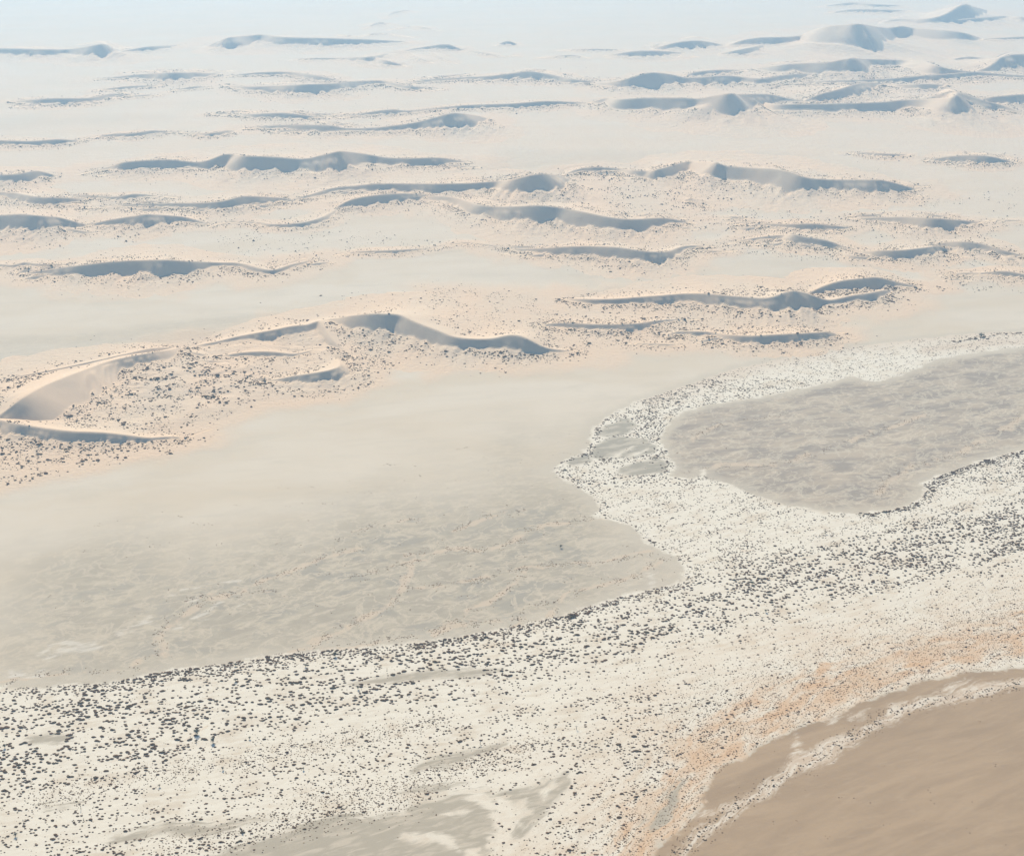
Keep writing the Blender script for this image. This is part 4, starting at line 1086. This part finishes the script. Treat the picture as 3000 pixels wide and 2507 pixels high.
bush_area([(430,470),(700,460),(900,490),(1040,480),(880,515),(650,535),(420,520)], 0.0008, 2.4, -0.05, 120)
bush_area([(60,560),(500,550),(600,560),(300,575),(60,572)], 0.0022, 2.4)
bush_area([(1880,585),(2100,570),(2100,600),(1900,600)], 0.0018, 2.0)
bush_area([(1900,545),(2100,555),(2100,582),(1930,580)], 0.0018, 2.2)
bush_area([(0,470),(200,470),(430,465),(300,500),(0,520)], 0.0006, 2.6, 0.0, 150)
bush_area([(1900,400),(2100,380),(2100,440),(1900,430),(1700,420)], 0.0007, 2.6, 0.0, 150)
DPa = np.vstack(DP); DSa = np.concatenate(DS)
dist = np.hypot(DPa[:, 0], np.hypot(DPa[:, 1], H))
DSa = np.clip(DSa, 1.0, 7.0) * (1 + np.clip(dist - 5000, 0, 9000) / 16000)
ok = np.abs(DPa[:, 0]) < DPa[:, 1] * 0.5 + 150
for poly in ([(395,722),(440,700),(500,688),(640,664),(690,695),(695,712),(640,716),(600,722),(548,717),(490,720),(445,732)], [(560,790),(650,768),(695,745),(722,770),(715,795),(640,803)], [(0,850),(60,800),(160,745),(345,712),(350,722),(215,760),(110,835),(75,865)]):
    ok &= ~((sdf(DPa, G(poly), 5.0) > 0) & (rng.random(len(DPa)) < 0.93))
# keep plants off the bare lee faces
DPa, DSa, dist = DPa[ok], DSa[ok], dist[ok]
bare = np.zeros(len(DPa), bool)
for du in dunes:
    for r in du.r:
        mm = ((DPa > r.lo) & (DPa < r.hi)).all(1)
        if mm.any():
            zz, dd, fr, fa = r.height(DPa[mm])
            bare[mm] |= (fr > 0.5) & (fa > 0.2) & (zz > 1.5)
DPa, DSa, dist = DPa[~bare], DSa[~bare], dist[~bare]
nearm = dist < 5200
scatter('dune_shrubs', DPa[nearm], DSa[nearm], coarse, M_BUSH, 1.15)
lowp = [mound(5, 1, 700 + k) for k in range(5)]
lowp = [(V * np.array([1, 1, 1.3]), F) for V, F in lowp]
scatter('far_dune_shrubs', DPa[~nearm], DSa[~nearm], lowp, M_BUSH, 1.2)
print('dune shrubs', len(DPa), nearm.sum())

# ------------------------------------------------------------------ trees of the riverbed
def tube(V, F, a, b, ra, rb, n=5):
    a = np.array(a, float); b = np.array(b, float); d = (b - a); d /= np.linalg.norm(d) + 1e-9
    u = np.cross(d, [0.3, 0.9, 0.2]); u /= np.linalg.norm(u); w = np.cross(d, u)
    o = len(V)
    for c, r in ((a, ra), (b, rb)):
        for k in range(n):
            q = 2 * math.pi * k / n; V.append(c + r * (math.cos(q) * u + math.sin(q) * w))
    for k in range(n):
        k2 = (k + 1) % n
        F.append((o + k, o + k2, o + n + k2)); F.append((o + k, o + n + k2, o + n + k))

def make_tree(vx_, vy_, h, wide, leafy, label, seed, lean=0.0):
    r = np.random.default_rng(seed)
    x, y = ground(vx_, vy_)
    z = terrain_z(np.array([[float(x), float(y)]]))[0][0]
    root = bpy.data.objects.new('acacia_tree' if leafy else 'dead_tree', None)
    root.location = (float(x), float(y), float(z)); C.objects.link(root)
    root['label'] = label; root['category'] = 'tree'
    V, F = [], []; tips = []
    th = h * (0.34 if leafy else 0.45)
    p = np.array([0, 0, -0.3]); q = np.array([lean * th, 0.0, th])
    tube(V, F, p, q, 0.055 * h, 0.038 * h, 7)
    for k in range(7 if leafy else 5):
        a = 2 * math.pi * k / (7 if leafy else 5) + r.uniform(-0.3, 0.3)
        ll = h * r.uniform(0.3, 0.5)
        e = q + np.array([math.cos(a) * ll * wide, math.sin(a) * ll * wide, ll * r.uniform(0.6, 1.1)])
        m_ = (q + e) / 2 + r.normal(0, 0.04 * h, 3)
        tube(V, F, q, m_, 0.03 * h, 0.02 * h); tube(V, F, m_, e, 0.02 * h, 0.008 * h)
        tips.append(e); tips.append(m_)
        for j in range(3):
            e2 = e + r.normal(0, 0.13 * h, 3); tube(V, F, m_ * 0.4 + e * 0.6, e2, 0.012 * h, 0.005 * h, 4); tips.append(e2)
    link('trunk', mesh_from('trunk', np.array(V), np.array(F), M_BARK), root)
    if leafy:
        LV, LF = [], []
        for c in tips:
            for j in range(int(26 * leafy)):
                cc = c + r.normal(0, 1, 3) * np.array([0.10, 0.10, 0.07]) * h
                e = r.normal(0, 0.035 * h, (3, 3)); o = len(LV)
                LV += list(cc + e); LF.append((o, o + 1, o + 2))
        link('crown', mesh_from('crown', np.array(LV), np.array(LF), M_TREE, smooth_shade=False), root)

TREES = [
 (404,1504,11.5,0.75,1.0,'tallest spreading acacia alone among the bushes left of centre, with a round dark crown',1),
 (437,1521,10.5,0.42,1.0,'narrow olive acacia with two small crowns, just right of the tallest spreading acacia',2),
 (403,1521,6.5,0.2,0,'thin bare dead tree standing just below the tallest spreading acacia',3),
 (512,1514,5.5,0.5,0.8,'short bushy acacia right of the narrow olive acacia in the wavy rows of shrubs',4),
 (483,1396,8,0.6,0.5,'sparse twiggy acacia just inside the upper edge of the riverbed left of centre',5),
 (483,1364,6,0.5,0.8,'small acacia in the dense dark shrub line left of centre, above a sparse twiggy acacia',6),
 (687,1344,9.5,0.5,1.0,'dark acacia rising out of the shrub line a third of the way across the riverbed',7),
 (627,1366,8,0.6,0.5,'thin crowned acacia below the shrub line, left of the dark acacia rising from it',8),
 (10,1532,8,0.3,0.8,'slim green acacia at the left edge beside the grey oval patch',9),
 (327,1612,6,0.6,0.4,'pale twiggy acacia on bare white silt below the rows of shrubs',10),
 (166,1657,9,0.15,0,'curved bare dead trunk on the pale silt in the lower left',11),
 (48,1686,7.5,0.25,0,'crooked bare dead tree near the left edge in the lower left corner',12),
 (32,1713,7,0.45,0.7,'small acacia with a thick trunk nearest the lower left corner',13),
 (497,1706,6,0.4,0.4,'faint twiggy acacia over the tan strip near the bottom, left of centre',14),
 (457,1577,6,0.25,0.7,'slim acacia alone on the silt below the wavy rows of shrubs',15),
 (622,1577,6,0.3,0.6,'slim acacia alone on the silt among tiny tufts, right of the wavy rows',16),
 (1542,1197,8.5,0.7,1.2,'dark leaning acacia on open white silt right of the neck of the fan',17),
 (1693,1094,6.5,0.6,0.5,'pale green acacia on bare silt just below the corner of the eastern pan',18),
 (2050,982,9,0.7,0.8,'broad acacia inside the shrub belt near the right edge',19),
 (1677,1216,6.5,0.35,0,'short bare dead tree in the open right part of the riverbed',20),
 (1570,1254,7.5,0.5,0.7,'acacia with a pale trunk below the dark leaning acacia',21),
 (1182,1494,9.5,0.55,0,'forked bare dead tree standing in the speckled scrub at lower centre',22),
 (985,1526,8,0.4,0,'bare dead tree above the end of the tan lens at lower centre',23),
 (1150,1122,8,0.5,0.8,'lone dark acacia standing far out on the grey clay pan',24),
 (2012,690,13,1.1,1.5,'broad dark acacia clump on the far shrub belt near the upper right edge',25),
 (404+330,1412,7,0.4,0.5,'thin acacia in the shrub rows under the middle of the grey pan',26),
]
for a in TREES: make_tree(*a)

# ------------------------------------------------------------------ dusty air over the desert
def haze_box():
    x0, x1, y0, y1, z0, z1 = -50500, 50500, -6500, 55500, -3.0, H + 20
    V = np.array([(x, y, z) for z in (z0, z1) for y in (y0, y1) for x in (x0, x1)], float)
    F = np.array([(0, 2, 3, 1), (4, 5, 7, 6), (0, 1, 5, 4), (2, 6, 7, 3), (0, 4, 6, 2), (1, 3, 7, 5)])
    m = bpy.data.materials.new('haze'); m.use_nodes = True
    nt = m.node_tree; nt.nodes.remove(nt.nodes['Principled BSDF'])
    v = nt.nodes.new('ShaderNodeVolumePrincipled')
    v.inputs['Color'].default_value = (0.50, 0.775, 1.0, 1)
    v.inputs['Density'].default_value = 4.1e-5
    v.inputs['Anisotropy'].default_value = 0.3
    nt.links.new(v.outputs[0], nt.nodes['Material Output'].inputs['Volume'])
    link('haze', mesh_from('haze', V, F, m, smooth_shade=False), kind='stuff')
haze_box()
